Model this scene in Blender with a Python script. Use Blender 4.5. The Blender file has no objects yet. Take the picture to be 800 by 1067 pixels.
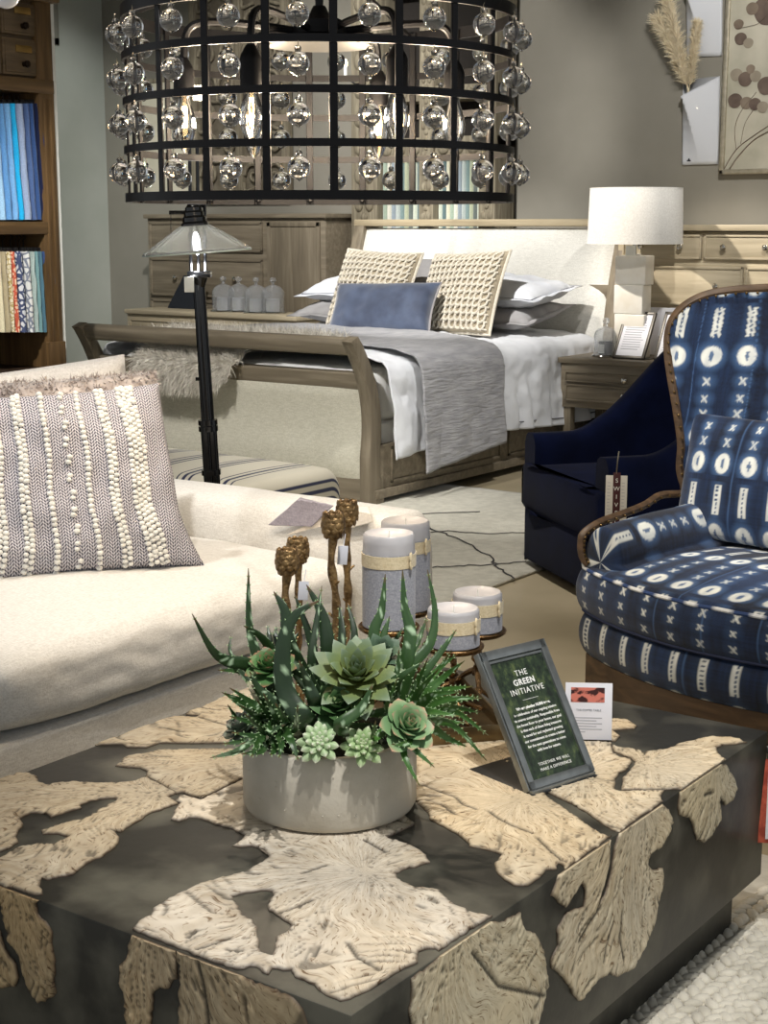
import bpy, bmesh, math, random
import numpy as np
from mathutils import Vector, Matrix, noise
from mathutils.geometry import delaunay_2d_cdt
random.seed(7)
PI=math.pi
scn=bpy.context.scene
COL=scn.collection
# ------------------------------------------------------------ camera (one pinhole, used also to read plane positions)
FPX=1600.0; H=1.35; YAW=math.radians(35.8); PITCH=math.atan(300/1600)
cF=Vector((-math.sin(YAW)*math.cos(PITCH),math.cos(YAW)*math.cos(PITCH),-math.sin(PITCH)))
cR=Vector((math.cos(YAW),math.sin(YAW),0)); cU=cR.cross(cF); cC=Vector((0,0,H))
def ray(x,y): return cF+cR*((x-400)/FPX)-cU*((y-533.5)/FPX)
def atz(x,y,z): d=ray(x,y); return cC+d*((z-H)/d.z)
def atY(x,y,Y): d=ray(x,y); return cC+d*(Y/d.y)
def atX(x,y,X): d=ray(x,y); return cC+d*(X/d.x)
def atD(x,y,D): d=ray(x,y); return cC+d*(D/math.hypot(d.x,d.y))
cam=bpy.data.cameras.new('camera'); camo=bpy.data.objects.new('camera',cam); COL.objects.link(camo)
cam.sensor_fit='VERTICAL'; cam.sensor_height=36; cam.sensor_width=36; cam.lens=36*FPX/1067
camo.matrix_world=Matrix((( cR.x,cU.x,-cF.x,0),(cR.y,cU.y,-cF.y,0),(cR.z,cU.z,-cF.z,H),(0,0,0,1)))
cam.clip_start=.05; cam.clip_end=60
scn.camera=camo
# ------------------------------------------------------------ colour + materials
def lin(c):
    r=[]
    for v in c[:3]:
        v=v/255; r.append(v/12.92 if v<=.04045 else ((v+.055)/1.055)**2.4)
    return (r[0],r[1],r[2],1)
MATS={}
def newmat(name):
    m=bpy.data.materials.new(name); m.use_nodes=True; n=m.node_tree.nodes; l=m.node_tree.links
    return m,n,l,n['Principled BSDF']
def coords(n,l,kind,scale):
    tc=n.new('ShaderNodeTexCoord'); mp=n.new('ShaderNodeMapping'); mp.inputs['Scale'].default_value=scale
    l.new(tc.outputs[kind],mp.inputs['Vector']); return mp.outputs['Vector']
def M(name,c1,c2=None,rough=.6,metal=0,scale=20,stretch=(1,1,1),bump=0,bscale=None,bstretch=None,detail=4,spec=.5,sheen=0,coat=0,lo=.35,hi=.65,kind='Object',trans=0,ior=1.45,bdist=.004):
    if name in MATS: return MATS[name]
    m,n,l,b=newmat(name)
    b.inputs['Roughness'].default_value=rough; b.inputs['Metallic'].default_value=metal
    b.inputs['Specular IOR Level'].default_value=spec; b.inputs['IOR'].default_value=ior
    if sheen: b.inputs['Sheen Weight'].default_value=sheen; b.inputs['Sheen Roughness'].default_value=.5
    if coat: b.inputs['Coat Weight'].default_value=coat
    if trans: b.inputs['Transmission Weight'].default_value=trans
    if c2 is None: b.inputs['Base Color'].default_value=lin(c1)
    else:
        v=coords(n,l,kind,[s*scale for s in stretch])
        t=n.new('ShaderNodeTexNoise'); t.inputs['Scale'].default_value=1; t.inputs['Detail'].default_value=detail; l.new(v,t.inputs['Vector'])
        r=n.new('ShaderNodeValToRGB'); r.color_ramp.elements[0].position=lo; r.color_ramp.elements[1].position=hi
        r.color_ramp.elements[0].color=lin(c1); r.color_ramp.elements[1].color=lin(c2)
        l.new(t.outputs['Fac'],r.inputs['Fac']); l.new(r.outputs['Color'],b.inputs['Base Color'])
    if bump:
        v=coords(n,l,kind,[s*(bscale or scale) for s in (bstretch or stretch)])
        t=n.new('ShaderNodeTexNoise'); t.inputs['Scale'].default_value=1; t.inputs['Detail'].default_value=3; l.new(v,t.inputs['Vector'])
        bp=n.new('ShaderNodeBump'); bp.inputs['Strength'].default_value=bump; bp.inputs['Distance'].default_value=bdist
        l.new(t.outputs['Fac'],bp.inputs['Height']); l.new(bp.outputs['Normal'],b.inputs['Normal'])
    MATS[name]=m; return m
def weave(name,c1,c2,sc=500,rough=.9,bump=.5,sheen=.2,big=None):
    """woven cloth: crossed thread bump plus thread colour"""
    if name in MATS: return MATS[name]
    m,n,l,b=newmat(name); b.inputs['Roughness'].default_value=rough; b.inputs['Specular IOR Level'].default_value=.2
    b.inputs['Sheen Weight'].default_value=sheen
    hs=[]
    for st in ((1,.12,.5),(.12,1,.5),(.5,.3,1)):
        v=coords(n,l,'Object',[s*sc for s in st]); t=n.new('ShaderNodeTexNoise'); t.inputs['Scale'].default_value=1; t.inputs['Detail'].default_value=2
        l.new(v,t.inputs['Vector']); hs.append(t.outputs['Fac'])
    a=n.new('ShaderNodeMath'); a.operation='ADD'; l.new(hs[0],a.inputs[0]); l.new(hs[1],a.inputs[1])
    a2=n.new('ShaderNodeMath'); a2.operation='ADD'; l.new(a.outputs[0],a2.inputs[0]); l.new(hs[2],a2.inputs[1])
    d=n.new('ShaderNodeMath'); d.operation='DIVIDE'; d.inputs[1].default_value=3; l.new(a2.outputs[0],d.inputs[0])
    r=n.new('ShaderNodeValToRGB'); r.color_ramp.elements[0].position=.4; r.color_ramp.elements[1].position=.6
    r.color_ramp.elements[0].color=lin(c1); r.color_ramp.elements[1].color=lin(c2)
    l.new(d.outputs[0],r.inputs['Fac']); l.new(r.outputs['Color'],b.inputs['Base Color'])
    bp=n.new('ShaderNodeBump'); bp.inputs['Strength'].default_value=bump; bp.inputs['Distance'].default_value=.002
    l.new(d.outputs[0],bp.inputs['Height']); l.new(bp.outputs['Normal'],b.inputs['Normal'])
    MATS[name]=m; return m
def wood(name,c1,c2,c3=None,axis=0,scale=6,rough=.5,bump=.15,spec=.4):
    if name in MATS: return MATS[name]
    m,n,l,b=newmat(name); b.inputs['Roughness'].default_value=rough; b.inputs['Specular IOR Level'].default_value=spec
    st=[8.0,8.0,8.0]; st[axis]=.6
    v=coords(n,l,'Object',[s*scale for s in st])
    t=n.new('ShaderNodeTexNoise'); t.inputs['Scale'].default_value=1; t.inputs['Detail'].default_value=6; t.inputs['Distortion'].default_value=.6; l.new(v,t.inputs['Vector'])
    r=n.new('ShaderNodeValToRGB'); e=r.color_ramp.elements; e[0].position=.3; e[1].position=.68; e[0].color=lin(c1); e[1].color=lin(c2)
    if c3: k=e.new(.5); k.color=lin(c3)
    l.new(t.outputs['Fac'],r.inputs['Fac']); l.new(r.outputs['Color'],b.inputs['Base Color'])
    bp=n.new('ShaderNodeBump'); bp.inputs['Strength'].default_value=bump; bp.inputs['Distance'].default_value=.003
    l.new(t.outputs['Fac'],bp.inputs['Height']); l.new(bp.outputs['Normal'],b.inputs['Normal'])
    MATS[name]=m; return m
def glass(name,tint=(255,255,255),rough=0.0,ior=1.45):
    if name in MATS: return MATS[name]
    m,n,l,b=newmat(name); b.inputs['Base Color'].default_value=lin(tint); b.inputs['Roughness'].default_value=rough
    b.inputs['Transmission Weight'].default_value=1; b.inputs['IOR'].default_value=ior; MATS[name]=m; return m
def emit(name,c,s):
    if name in MATS: return MATS[name]
    m,n,l,b=newmat(name); b.inputs['Base Color'].default_value=lin(c); b.inputs['Emission Color'].default_value=lin(c); b.inputs['Emission Strength'].default_value=s
    MATS[name]=m; return m
def vcol(name,rough=.8,bump=0,bscale=400,spec=.3,sheen=0,coat=0,sss=0):
    if name in MATS: return MATS[name]
    m,n,l,b=newmat(name); a=n.new('ShaderNodeVertexColor'); a.layer_name='Col'; l.new(a.outputs['Color'],b.inputs['Base Color'])
    b.inputs['Roughness'].default_value=rough; b.inputs['Specular IOR Level'].default_value=spec
    if sheen: b.inputs['Sheen Weight'].default_value=sheen
    if coat: b.inputs['Coat Weight'].default_value=coat
    if bump:
        v=coords(n,l,'Object',[bscale]*3); t=n.new('ShaderNodeTexNoise'); t.inputs['Scale'].default_value=1; l.new(v,t.inputs['Vector'])
        bp=n.new('ShaderNodeBump'); bp.inputs['Strength'].default_value=bump; bp.inputs['Distance'].default_value=.002
        l.new(t.outputs['Fac'],bp.inputs['Height']); l.new(bp.outputs['Normal'],b.inputs['Normal'])
    MATS[name]=m; return m
# ------------------------------------------------------------ object helpers
def T(o):
    if not o: return Matrix()
    return T(o.parent)@Matrix.Translation(o.location)@o.rotation_euler.to_matrix().to_4x4()
def obj(name,bm,mat,parent=None,world=False,smooth=True,label=None,mats=None,angle=40):
    me=bpy.data.meshes.new(name)
    if world and parent: bm.transform(T(parent).inverted())
    bm.normal_update(); bm.to_mesh(me); bm.free()
    for x in ([mat] if mat else [])+(mats or []): me.materials.append(x)
    if smooth:
        for p in me.polygons: p.use_smooth=True
        try: me.set_sharp_from_angle(angle=math.radians(angle))
        except Exception: pass
    o=bpy.data.objects.new(name,me); COL.objects.link(o)
    if parent: o.parent=parent
    if label: o['label']=label
    return o
def tag(o,label,cat,group=None,kind=None):
    o['label']=label; o['category']=cat
    if group: o['group']=group
    if kind: o['kind']=kind
    return o
def thing(name,label,cat,loc=(0,0,0),rz=0,group=None,rot=None):
    o=bpy.data.objects.new(name,None); COL.objects.link(o); o.empty_display_size=.05
    o.location=loc; o.rotation_euler=rot if rot else (0,0,rz); return tag(o,label,cat,group)
def struct(name,bm,mat,smooth=False):
    o=obj(name,bm,mat,smooth=smooth); o['kind']='structure'; return o
def dup(root,loc=None,rz=None,label=None):
    r=root.copy(); COL.objects.link(r)
    if loc is not None: r.location=loc
    if rz is not None: r.rotation_euler=(0,0,rz)
    if label: r['label']=label
    for ch in list(root.children):
        c=ch.copy(); COL.objects.link(c); c.parent=r
        for g in ch.children:
            d=g.copy(); COL.objects.link(d); d.parent=c
    return r
def origin_to(o,loc):
    """move a one-mesh thing's origin without moving it"""
    o.data.transform(Matrix.Translation(-Vector(loc))); o.location=loc; return o
def BM(): return bmesh.new()
def box(bm,lo,hi,bev=0,seg=2,mat=0):
    t=bmesh.new(); bmesh.ops.create_cube(t,size=1)
    for v in t.verts: v.co=Vector([lo[i]+(v.co[i]+.5)*(hi[i]-lo[i]) for i in range(3)])
    if bev: bmesh.ops.bevel(t,geom=t.edges[:],offset=bev,segments=seg,profile=.5,affect='EDGES')
    merge(bm,t,mat)
def merge(bm,t,mat=0,mx=None):
    if mx is not None: t.transform(mx)
    mp={}
    for v in t.verts: mp[v]=bm.verts.new(v.co)
    for f in t.faces:
        try:
            g=bm.faces.new([mp[v] for v in f.verts]); g.material_index=mat
        except ValueError: pass
    t.free()
def frames(pts):
    pts=[Vector(p) for p in pts]; tg=[]
    for i in range(len(pts)):
        a=pts[max(i-1,0)]; b=pts[min(i+1,len(pts)-1)]; tg.append((b-a).normalized())
    up=Vector((0,0,1)) if abs(tg[0].z)<.9 else Vector((1,0,0))
    n=tg[0].cross(up).normalized(); out=[]
    for t in tg:
        n=(n-t*n.dot(t)); n=n.normalized() if n.length>1e-6 else t.orthogonal().normalized()
        out.append((t,n,t.cross(n)))
    return pts,out
def tube(bm,pts,r,seg=8,cap=True,closed=False,flat=1.0,mat=0):
    pts,fr=frames(pts)
    if closed:
        N=len(pts)
        fr=[]
        nrm=sum(((pts[i]-pts[0]).cross(pts[(i+1)%N]-pts[0]) for i in range(N)),Vector())
        nrm=nrm.normalized() if nrm.length>0 else Vector((0,0,1))
        for i in range(N):
            t=(pts[(i+1)%N]-pts[i-1]).normalized(); fr.append((t,t.cross(nrm).normalized(),nrm))
    rs=r if isinstance(r,(list,tuple)) else [r]*len(pts)
    rings=[]
    for p,(t,n,b),q in zip(pts,fr,rs):
        rings.append([bm.verts.new(p+(n*math.cos(2*PI*k/seg)+b*math.sin(2*PI*k/seg)*flat)*q) for k in range(seg)])
    L=len(rings)
    for i in range(L if closed else L-1):
        a=rings[i]; c=rings[(i+1)%L]
        for k in range(seg): f=bm.faces.new((a[k],a[(k+1)%seg],c[(k+1)%seg],c[k])); f.material_index=mat
    if cap and not closed:
        for rg,s in ((rings[0],-1),(rings[-1],1)):
            f=bm.faces.new(rg if s>0 else rg[::-1]); f.material_index=mat
def smoothpath(pts,n=6):
    """Catmull-Rom through points"""
    P=[Vector(p) for p in pts]; P=[P[0]*2-P[1]]+P+[P[-1]*2-P[-2]]; out=[]
    for i in range(1,len(P)-2):
        for k in range(n):
            t=k/n; a,b,c,d=P[i-1],P[i],P[i+1],P[i+2]
            out.append(.5*((2*b)+(c-a)*t+(2*a-5*b+4*c-d)*t*t+(3*b-a-3*c+d)*t**3))
    out.append(P[-2]); return out
def lathe(bm,prof,c=(0,0,0),seg=24,mat=0,a0=0,a1=2*PI):
    full=abs(a1-a0-2*PI)<1e-6; N=seg if full else seg+1; rings=[]
    for r,z in prof:
        if r<1e-6: rings.append([bm.verts.new((c[0],c[1],c[2]+z))])
        else: rings.append([bm.verts.new((c[0]+r*math.cos(a0+(a1-a0)*k/seg),c[1]+r*math.sin(a0+(a1-a0)*k/seg),c[2]+z)) for k in range(N)])
    for a,b in zip(rings,rings[1:]):
        for k in range(seg):
            k2=(k+1)%N
            if len(a)==1 and len(b)==1: continue
            if len(a)==1: vs=(a[0],b[k2],b[k])
            elif len(b)==1: vs=(a[k],a[k2],b[0])
            else: vs=(a[k],a[k2],b[k2],b[k])
            f=bm.faces.new(vs); f.material_index=mat
def ball(bm,c,r,sub=2,sc=(1,1,1),mx=None,mat=0):
    t=bmesh.new(); bmesh.ops.create_icosphere(t,subdivisions=sub,radius=1)
    m=Matrix.Translation(c)@(mx or Matrix())@Matrix.Diagonal((r*sc[0],r*sc[1],r*sc[2],1)); merge(bm,t,mat,m)
def surf(bm,f,nu,nv,cu=False,cv=False,mat=0,flip=False):
    g=[]
    for i in range(nu+(0 if cu else 1)):
        g.append([bm.verts.new(f(i/nu,j/nv)) for j in range(nv+(0 if cv else 1))])
    for i in range(nu):
        for j in range(nv):
            a=g[i][j]; b=g[(i+1)%len(g)][j]; c=g[(i+1)%len(g)][(j+1)%len(g[0])]; d=g[i][(j+1)%len(g[0])]
            try:
                q=bm.faces.new((a,d,c,b) if flip else (a,b,c,d)); q.material_index=mat
            except ValueError: pass
    return g
def prism(bm,poly,z0,z1,mx=None,mat=0,bev=0):
    t=bmesh.new(); a=[t.verts.new((p[0],p[1],z0)) for p in poly]; b=[t.verts.new((p[0],p[1],z1)) for p in poly]
    n=len(poly); t.faces.new(a[::-1]); t.faces.new(b)
    for i in range(n): t.faces.new((a[i],a[(i+1)%n],b[(i+1)%n],b[i]))
    bmesh.ops.recalc_face_normals(t,faces=t.faces)
    if bev: bmesh.ops.bevel(t,geom=t.edges[:],offset=bev,segments=2,profile=.5,affect='EDGES')
    merge(bm,t,mat,mx)
def cyl(bm,p0,p1,r,seg=16,r2=None,mat=0): tube(bm,[p0,p1],[r,r if r2 is None else r2],seg,mat=mat)
def setcol(o,cols):
    a=o.data.color_attributes.new('Col','FLOAT_COLOR','POINT'); a.data.foreach_set('color',np.asarray(cols,dtype=np.float32).ravel())
def vcos(o):
    n=len(o.data.vertices); a=np.empty(n*3,dtype=np.float32); o.data.vertices.foreach_get('co',a); return a.reshape(n,3)
def nz(x,y=0,z=0): return noise.noise(Vector((x,y,z)))
def pillow_bm(w,h,t,n=28,pinch=.05,seed=0,wr=.006,piping=0,sag=0,fl=0,flare=0):
    """stuffed cushion standing in its own xz plane, face towards -y, origin in the middle of its bottom edge"""
    bm=BM(); s=seed*7.3
    def P(u,v,sg):
        a=2*u-1; b=2*v-1
        px=w/2*a*(1-pinch*(1-b*b)*abs(a)); pz=h/2*b*(1-pinch*(1-a*a)*abs(b))
        e=max(0,(1-abs(a)**2.6))*max(0,(1-abs(b)**2.6)); y=t/2*e**.42
        k=nz(px*7+s,pz*7,s)*wr*2+nz(px*18+s,pz*18,s+3)*wr
        k*=min(1,e*5)
        px2=px*(1+flare*(max(0,-b-.35)**1.3-.35*max(0,b))); return Vector((px2,sg*(y+k*(y>0.001)),pz+h/2-sag*.03*(1-a*a)*(b>0)*b))
    g1=surf(bm,lambda u,v:P(u,v,-1),n,n); g2=surf(bm,lambda u,v:P(u,v,1),n,n,flip=True)
    bmesh.ops.remove_doubles(bm,verts=bm.verts[:],dist=1e-5)
    return bm,P
def ridge(pts_world): return pts_world
def strands(bm,roots,length,width,droop=.5,curl=.3,seg=3,mat=0):
    """fur: each root (point, normal) grows one bent tapered blade"""
    for p,nm in roots:
        L=length*random.uniform(.6,1.15); d=(nm+Vector((random.gauss(0,curl),random.gauss(0,curl),random.gauss(0,curl)))).normalized()
        sd=d.cross(Vector((random.gauss(0,1),random.gauss(0,1),random.gauss(0,1)))).normalized()*width/2
        prev=None; q=p.copy()
        for k in range(seg+1):
            f=1-k/seg; 
            if k==seg: cur=[bm.verts.new(q)]
            else: cur=[bm.verts.new(q-sd*f),bm.verts.new(q+sd*f)]
            if prev: bm.faces.new((prev[0],prev[1],*cur[::-1]))
            prev=cur; d=(d+Vector((0,0,-droop/seg))).normalized(); q=q+d*(L/seg)
def text(name,s,size,mat,parent,mx,align='CENTER',ext=.0004,bold=0,space=1.0,world=False):
    cu=bpy.data.curves.new(name,'FONT'); cu.body=s; cu.size=size; cu.align_x=align; cu.align_y='CENTER'; cu.extrude=ext; cu.offset=bold; cu.space_character=space
    to=bpy.data.objects.new('tmp',cu); COL.objects.link(to); dg=bpy.context.evaluated_depsgraph_get()
    me=bpy.data.meshes.new_from_object(to.evaluated_get(dg)); bpy.data.objects.remove(to); me.name=name
    me.transform(mx); me.materials.clear(); me.materials.append(mat)
    o=bpy.data.objects.new(name,me); COL.objects.link(o)
    if parent: o.parent=parent
    return o
# ============================================================ ROOM
YW=8.65; XL=-8.893; CEIL=3.9
m_floor=M('floor concrete',(150,138,112),(176,163,136),rough=.42,scale=1.3,bump=.05,bscale=60,detail=6)
m_taupe=M('taupe wall paint',(132,128,117),(138,134,123),rough=.85,scale=3,bump=.06,bscale=300)
m_pale=M('lit grey green wall paint',(176,180,170),(184,187,178),rough=.85,scale=3,bump=.06,bscale=300)  # left wall: the light falling on it is put into this paler colour
m_white=M('white trim paint',(225,225,218),rough=.6)
bm=BM(); box(bm,(-9.5,-1.5,-.1),(3.5,YW+.3,0)); struct('floor',bm,m_floor)
bm=BM(); box(bm,(XL-.2,YW,0),(3.5,YW+.2,CEIL)); struct('wall_back',bm,m_taupe)
bm=BM(); box(bm,(XL-.2,2.0,0),(XL,YW,CEIL)); struct('wall_left',bm,m_pale)
bm=BM(); box(bm,(-9.5,-1.5,CEIL),(3.5,YW+.3,CEIL+.1)); struct('ceiling',bm,M('ceiling paint',(120,118,112),rough=.9))
bm=BM(); box(bm,(XL+.01,YW-.02,0),(3.5,YW,.13),.004); struct('baseboard_back',bm,m_white)
# wall vent
p0=atX(51,46,XL); p1=atX(60,46,XL)
vt=thing('wall_vent','dark slatted air vent high on the pale left wall','vent',(XL,p0.y,p0.z))
bm=BM(); za=p0.z; zb=za+.75; ya=p0.y-.3; yb=p1.y
for lo,hi in (((XL,ya,za),(XL+.02,yb,za+.05)),((XL,ya,zb-.05),(XL+.02,yb,zb)),((XL,ya,za),(XL+.02,ya+.05,zb)),((XL,yb-.05,za),(XL+.02,yb,zb))): box(bm,lo,hi,.003)
obj('frame',bm,M('vent frame grey',(140,138,128),rough=.5),vt,True)
bm=BM()
for k in range(18): box(bm,(XL,ya+.05,za+.06+k*.036),(XL+.014,yb-.05,za+.075+k*.036))
obj('slats',bm,M('vent slat grey',(110,108,100),rough=.5),vt,True)
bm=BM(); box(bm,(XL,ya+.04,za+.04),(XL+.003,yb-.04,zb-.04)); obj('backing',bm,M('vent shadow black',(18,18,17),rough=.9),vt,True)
# light switch
c=atY(530,208.5,YW); sw=thing('switch_plate','small white switch plate on the taupe wall above the headboard','switch',(c.x,YW,c.z))
bm=BM(); box(bm,(c.x-.042,YW-.008,c.z-.034),(c.x+.042,YW,c.z+.034),.004); obj('plate',bm,m_white,sw,True)
bm=BM(); box(bm,(c.x-.012,YW-.013,c.z-.02),(c.x+.012,YW-.007,c.z+.02),.002); obj('rocker',bm,m_white,sw,True)
# ============================================================ LEFT BOOKCASE
XB=-5.4
m_oak=wood('honey brown oak',(78,58,34),(112,86,54),(94,72,44),axis=2,scale=5,rough=.5)
m_oakh=wood('honey brown oak, level grain',(78,58,34),(112,86,54),(94,72,44),axis=1,scale=5,rough=.5)
m_dkw=wood('dark walnut',(42,30,22),(66,50,36),axis=1,scale=5,rough=.45)
m_dbr=wood('aged brown drawer wood',(74,60,42),(104,86,62),axis=1,scale=5,rough=.5)
m_blk=M('satin black',(16,16,17),rough=.45)
zt=atX(50,3,XB).z; zmid=atX(46,41,XB).z; zdb=atX(47,83,XB).z; zh=atX(50,98,XB).z; zs1=atX(55,231,XB).z; zs2=atX(55,244,XB).z; zc=atX(80,381,XB).z
YE=4.94; YN=2.6
bc=thing('display_bookcase','tall brown wooden display bookcase with drawers above two fabric bays at left','bookcase',(XB-.25,YE,0))
bm=BM()
for ys in (YE-.09,): box(bm,(XB-.5,ys,zc),(XB,ys+.09,zt),.004)
for dy in (.02,.055): box(bm,(XB-.01,YE-.09+dy,zc+.05),(XB+.008,YE-.09+dy+.014,zh-.02),.003)
box(bm,(XB-.02,YE-.095,zc),(XB+.012,YE+.004,zc+.12),.004)
obj('side_post',bm,m_oak,bc,True)
bm=BM(); box(bm,(XB-.5,YN,zc),(XB,YN+.09,zt),.004); obj('side_post',bm,m_oak,bc,True)
bm=BM(); box(bm,(XB-.5,YN,zs2),(XB+.005,YE-.05,zs1),.004); obj('shelf',bm,m_oakh,bc,True)
bm=BM(); box(bm,(XB-.5,YN,zh),(XB+.003,YE-.0,zdb),.004); box(bm,(XB-.5,YN,zt),(XB+.03,YE+.03,zt+.08),.008); obj('header_rail',bm,m_oakh,bc,True)
bm=BM(); box(bm,(XB-.5,YN,zc),(XB-.47,YE-.02,zt)); obj('back_panel',bm,M('bookcase interior black brown',(30,26,22),rough=.9),bc,True)
bm=BM(); box(bm,(XB-.48,YN,zdb),(XB-.03,YE,zt)); obj('drawer_case',bm,m_dbr,bc,True)
dw=atX(45,50,XB).y-atX(4,50,XB).y; y1=atX(46,50,XB).y
for c_ in range(3):
    for (za,zb) in ((zdb+.01,zmid-.008),(zmid+.008,zt-.015)):
        ya=y1-(c_+1)*dw*1.06+.01; yb=y1-c_*dw*1.06
        bm=BM(); box(bm,(XB-.05,ya,za),(XB-.012,yb,zb),.003); box(bm,(XB-.02,ya+.012,za+.012),(XB-.007,yb-.012,zb-.012),.003)
        d=obj('drawer',bm,m_dbr,bc,True)
        bm=BM(); ym=(ya+yb)/2; lathe(bm,[(0,0),(.012,.0),(.008,.012),(.016,.02),(.014,.03),(0,.033)],seg=12); bm.transform(Matrix.Translation((XB-.008,ym,(za+zb)/2-.03))@Matrix.Rotation(PI/2,4,'Y'))
        obj('knob',bm,M('dark bronze',(48,38,30),rough=.35,metal=.8),d,True)
        bm=BM(); box(bm,(XB-.008,ym-.045,(za+zb)/2+.02),(XB-.001,ym+.045,(za+zb)/2+.05),.002)
        obj('label_holder',bm,M('old brass',(150,120,66),rough=.4,metal=.8),d,True)
bm=BM()
for zr in (zh-.07,zs2-.07): cyl(bm,(XB-.12,YN+.1,zr),(XB-.12,YE-.1,zr),.009,10)
obj('hanging_rail',bm,m_blk,bc,True)
# lower cabinet
lc=thing('low_cabinet','dark walnut low cabinet under the fabric bookcase','cabinet',(XB-.2,YE,0))
bm=BM(); box(bm,(XB-.5,YN,zc-.04),(XB+.19,YE+.10,zc),.006); obj('top',bm,m_dkw,lc,True)
bm=BM(); box(bm,(XB-.5,YN,.0),(XB+.15,YE+.05,zc-.04),.003); obj('body',bm,m_dkw,lc,True)
for k in range(3):
    yb=YE-.02-k*.62; bm=BM(); box(bm,(XB+.145,yb-.56,zc-.22),(XB+.163,yb,zc-.075),.004); d=obj('drawer',bm,m_dkw,lc,True)
    bm=BM(); tube(bm,smoothpath([(XB+.165,yb-.35,zc-.14),(XB+.185,yb-.32,zc-.15),(XB+.185,yb-.24,zc-.15),(XB+.165,yb-.21,zc-.14)]),.006,8); obj('pull',bm,MATS['old brass'],d,True)
bm=BM(); box(bm,(XB-.55,YE+.006,0),(XB-.02,YE+.035,CEIL-.6),.002); struct('trim_1',bm,m_white)
# hanging swatches
def swatch(px0,px1,ytop,ybot,mat,label,grp,lean=0,depth=.26):
    a=atX(px0,ytop,XB-.04); b=atX(px1,ytop,XB-.04); z0=atX(px1,ybot,XB-.04).z; z1=a.z; w=max(b.y-a.y,.012)*1.12; yc=(a.y+b.y)/2
    t=thing('fabric_swatch',label,'fabric swatch',(XB-.12,yc,z1+.03),0,grp)
    bm=BM(); hgt=z1-z0
    def P(u,v):
        ang=u*2*PI; cx=math.cos(ang); sx=math.sin(ang)
        ex=abs(cx)**.35*math.copysign(1,cx); ey=abs(sx)**.8*math.copysign(1,sx)
        wd=w*(.42+.12*v+.05*nz(v*5,px0)); xx=XB-.13+ex*depth/2*(1+.03*nz(v*4,px0,3)); yy=yc+ey*wd/2*1.7+lean*v*hgt+.006*nz(v*6,px0,ex)
        return Vector((xx,yy,z1-v*hgt))
    g=surf(bm,P,20,16,cu=True)
    bm.faces.new([r[-1] for r in g]); bm.faces.new([r[0] for r in g][::-1])
    obj('cloth',bm,mat,t,True)
    bm=BM(); box(bm,(XB-.23,yc-.012,z1-.01),(XB-.03,yc+.012,z1+.018),.003)
    tube(bm,[(XB-.12,yc,z1+.015),(XB-.12,yc,z1+.05),(XB-.105,yc,z1+.062),(XB-.12,yc,z1+.075)],.0025,6)
    obj('hanger',bm,m_blk,t,True)
def sm(n,c,c2=None): return weave('swatch '+n,c,c2 or tuple(min(255,int(v*1.12+5)) for v in c),sc=500)
UP=[(-14,-7,'pale blue',(150,190,220)),(-7,0,'mid blue',(90,140,190)),(0,6,'light sky blue',(110,160,205)),(6,12,'bright cyan',(30,160,210)),(12,20,'pale grey blue',(140,155,182)),(20,25,'slate blue',(70,92,134)),(25,30,'steel blue',(48,74,120)),(30,34,'dark navy',(14,24,56)),(34,39,'royal blue',(26,48,100)),(39,42,'plum',(70,34,66)),(42,46,'deep aubergine',(40,22,44))]
for i,(a,b,n_,c_) in enumerate(UP): swatch(a,b,108,229,sm(n_,c_),n_+' fabric swatch hanging in the upper bay of the bookcase','fabric swatches in the upper bay',lean=.045)
LO=[(-10,-4,'cream'),(-4,2,'warm tan'),(2,6,'cream floral'),(6,11,'coral printed'),(11,20,'navy and white block print'),(20,27,'white and grey trellis print'),(27,31,'pale sage'),(31,35,'sea green'),(35,39,'dusty teal'),(39,45,'denim blue'),(45,52,'slate grey')]
def vorpat(name,c1,c2,sc,th=.35):
    m,n,l,b=newmat(name); v=coords(n,l,'Object',[sc]*3); t=n.new('ShaderNodeTexVoronoi'); t.feature='DISTANCE_TO_EDGE'; t.inputs['Scale'].default_value=1; l.new(v,t.inputs['Vector'])
    r=n.new('ShaderNodeValToRGB'); r.color_ramp.interpolation='CONSTANT'; r.color_ramp.elements[0].color=lin(c1); r.color_ramp.elements[1].color=lin(c2); r.color_ramp.elements[1].position=th
    l.new(t.outputs['Distance'],r.inputs['Fac']); l.new(r.outputs['Color'],b.inputs['Base Color']); b.inputs['Roughness'].default_value=.9; return m
LM=[sm('cream',(205,196,165)),sm('straw',(158,146,118)),vorpat('swatch cream floral',(170,150,90),(222,212,186),55,.08),vorpat('swatch coral print',(186,84,60),(224,190,160),45,.16),vorpat('swatch block print',(62,72,104),(206,208,210),38,.15),vorpat('swatch trellis',(120,126,140),(214,214,210),30,.1),sm('sage',(150,165,160)),sm('sea',(104,138,140)),sm('teal',(70,104,118)),sm('denim',(48,70,112)),sm('slategrey',(70,78,92))]
for (a,b,n_),m_ in zip(LO,LM): swatch(a,b,262,346 if a<40 else 339,m_,n_+' fabric swatch hanging in the lower bay of the bookcase','fabric swatches in the lower bay',lean=.03 if a<39 else .07)
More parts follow.
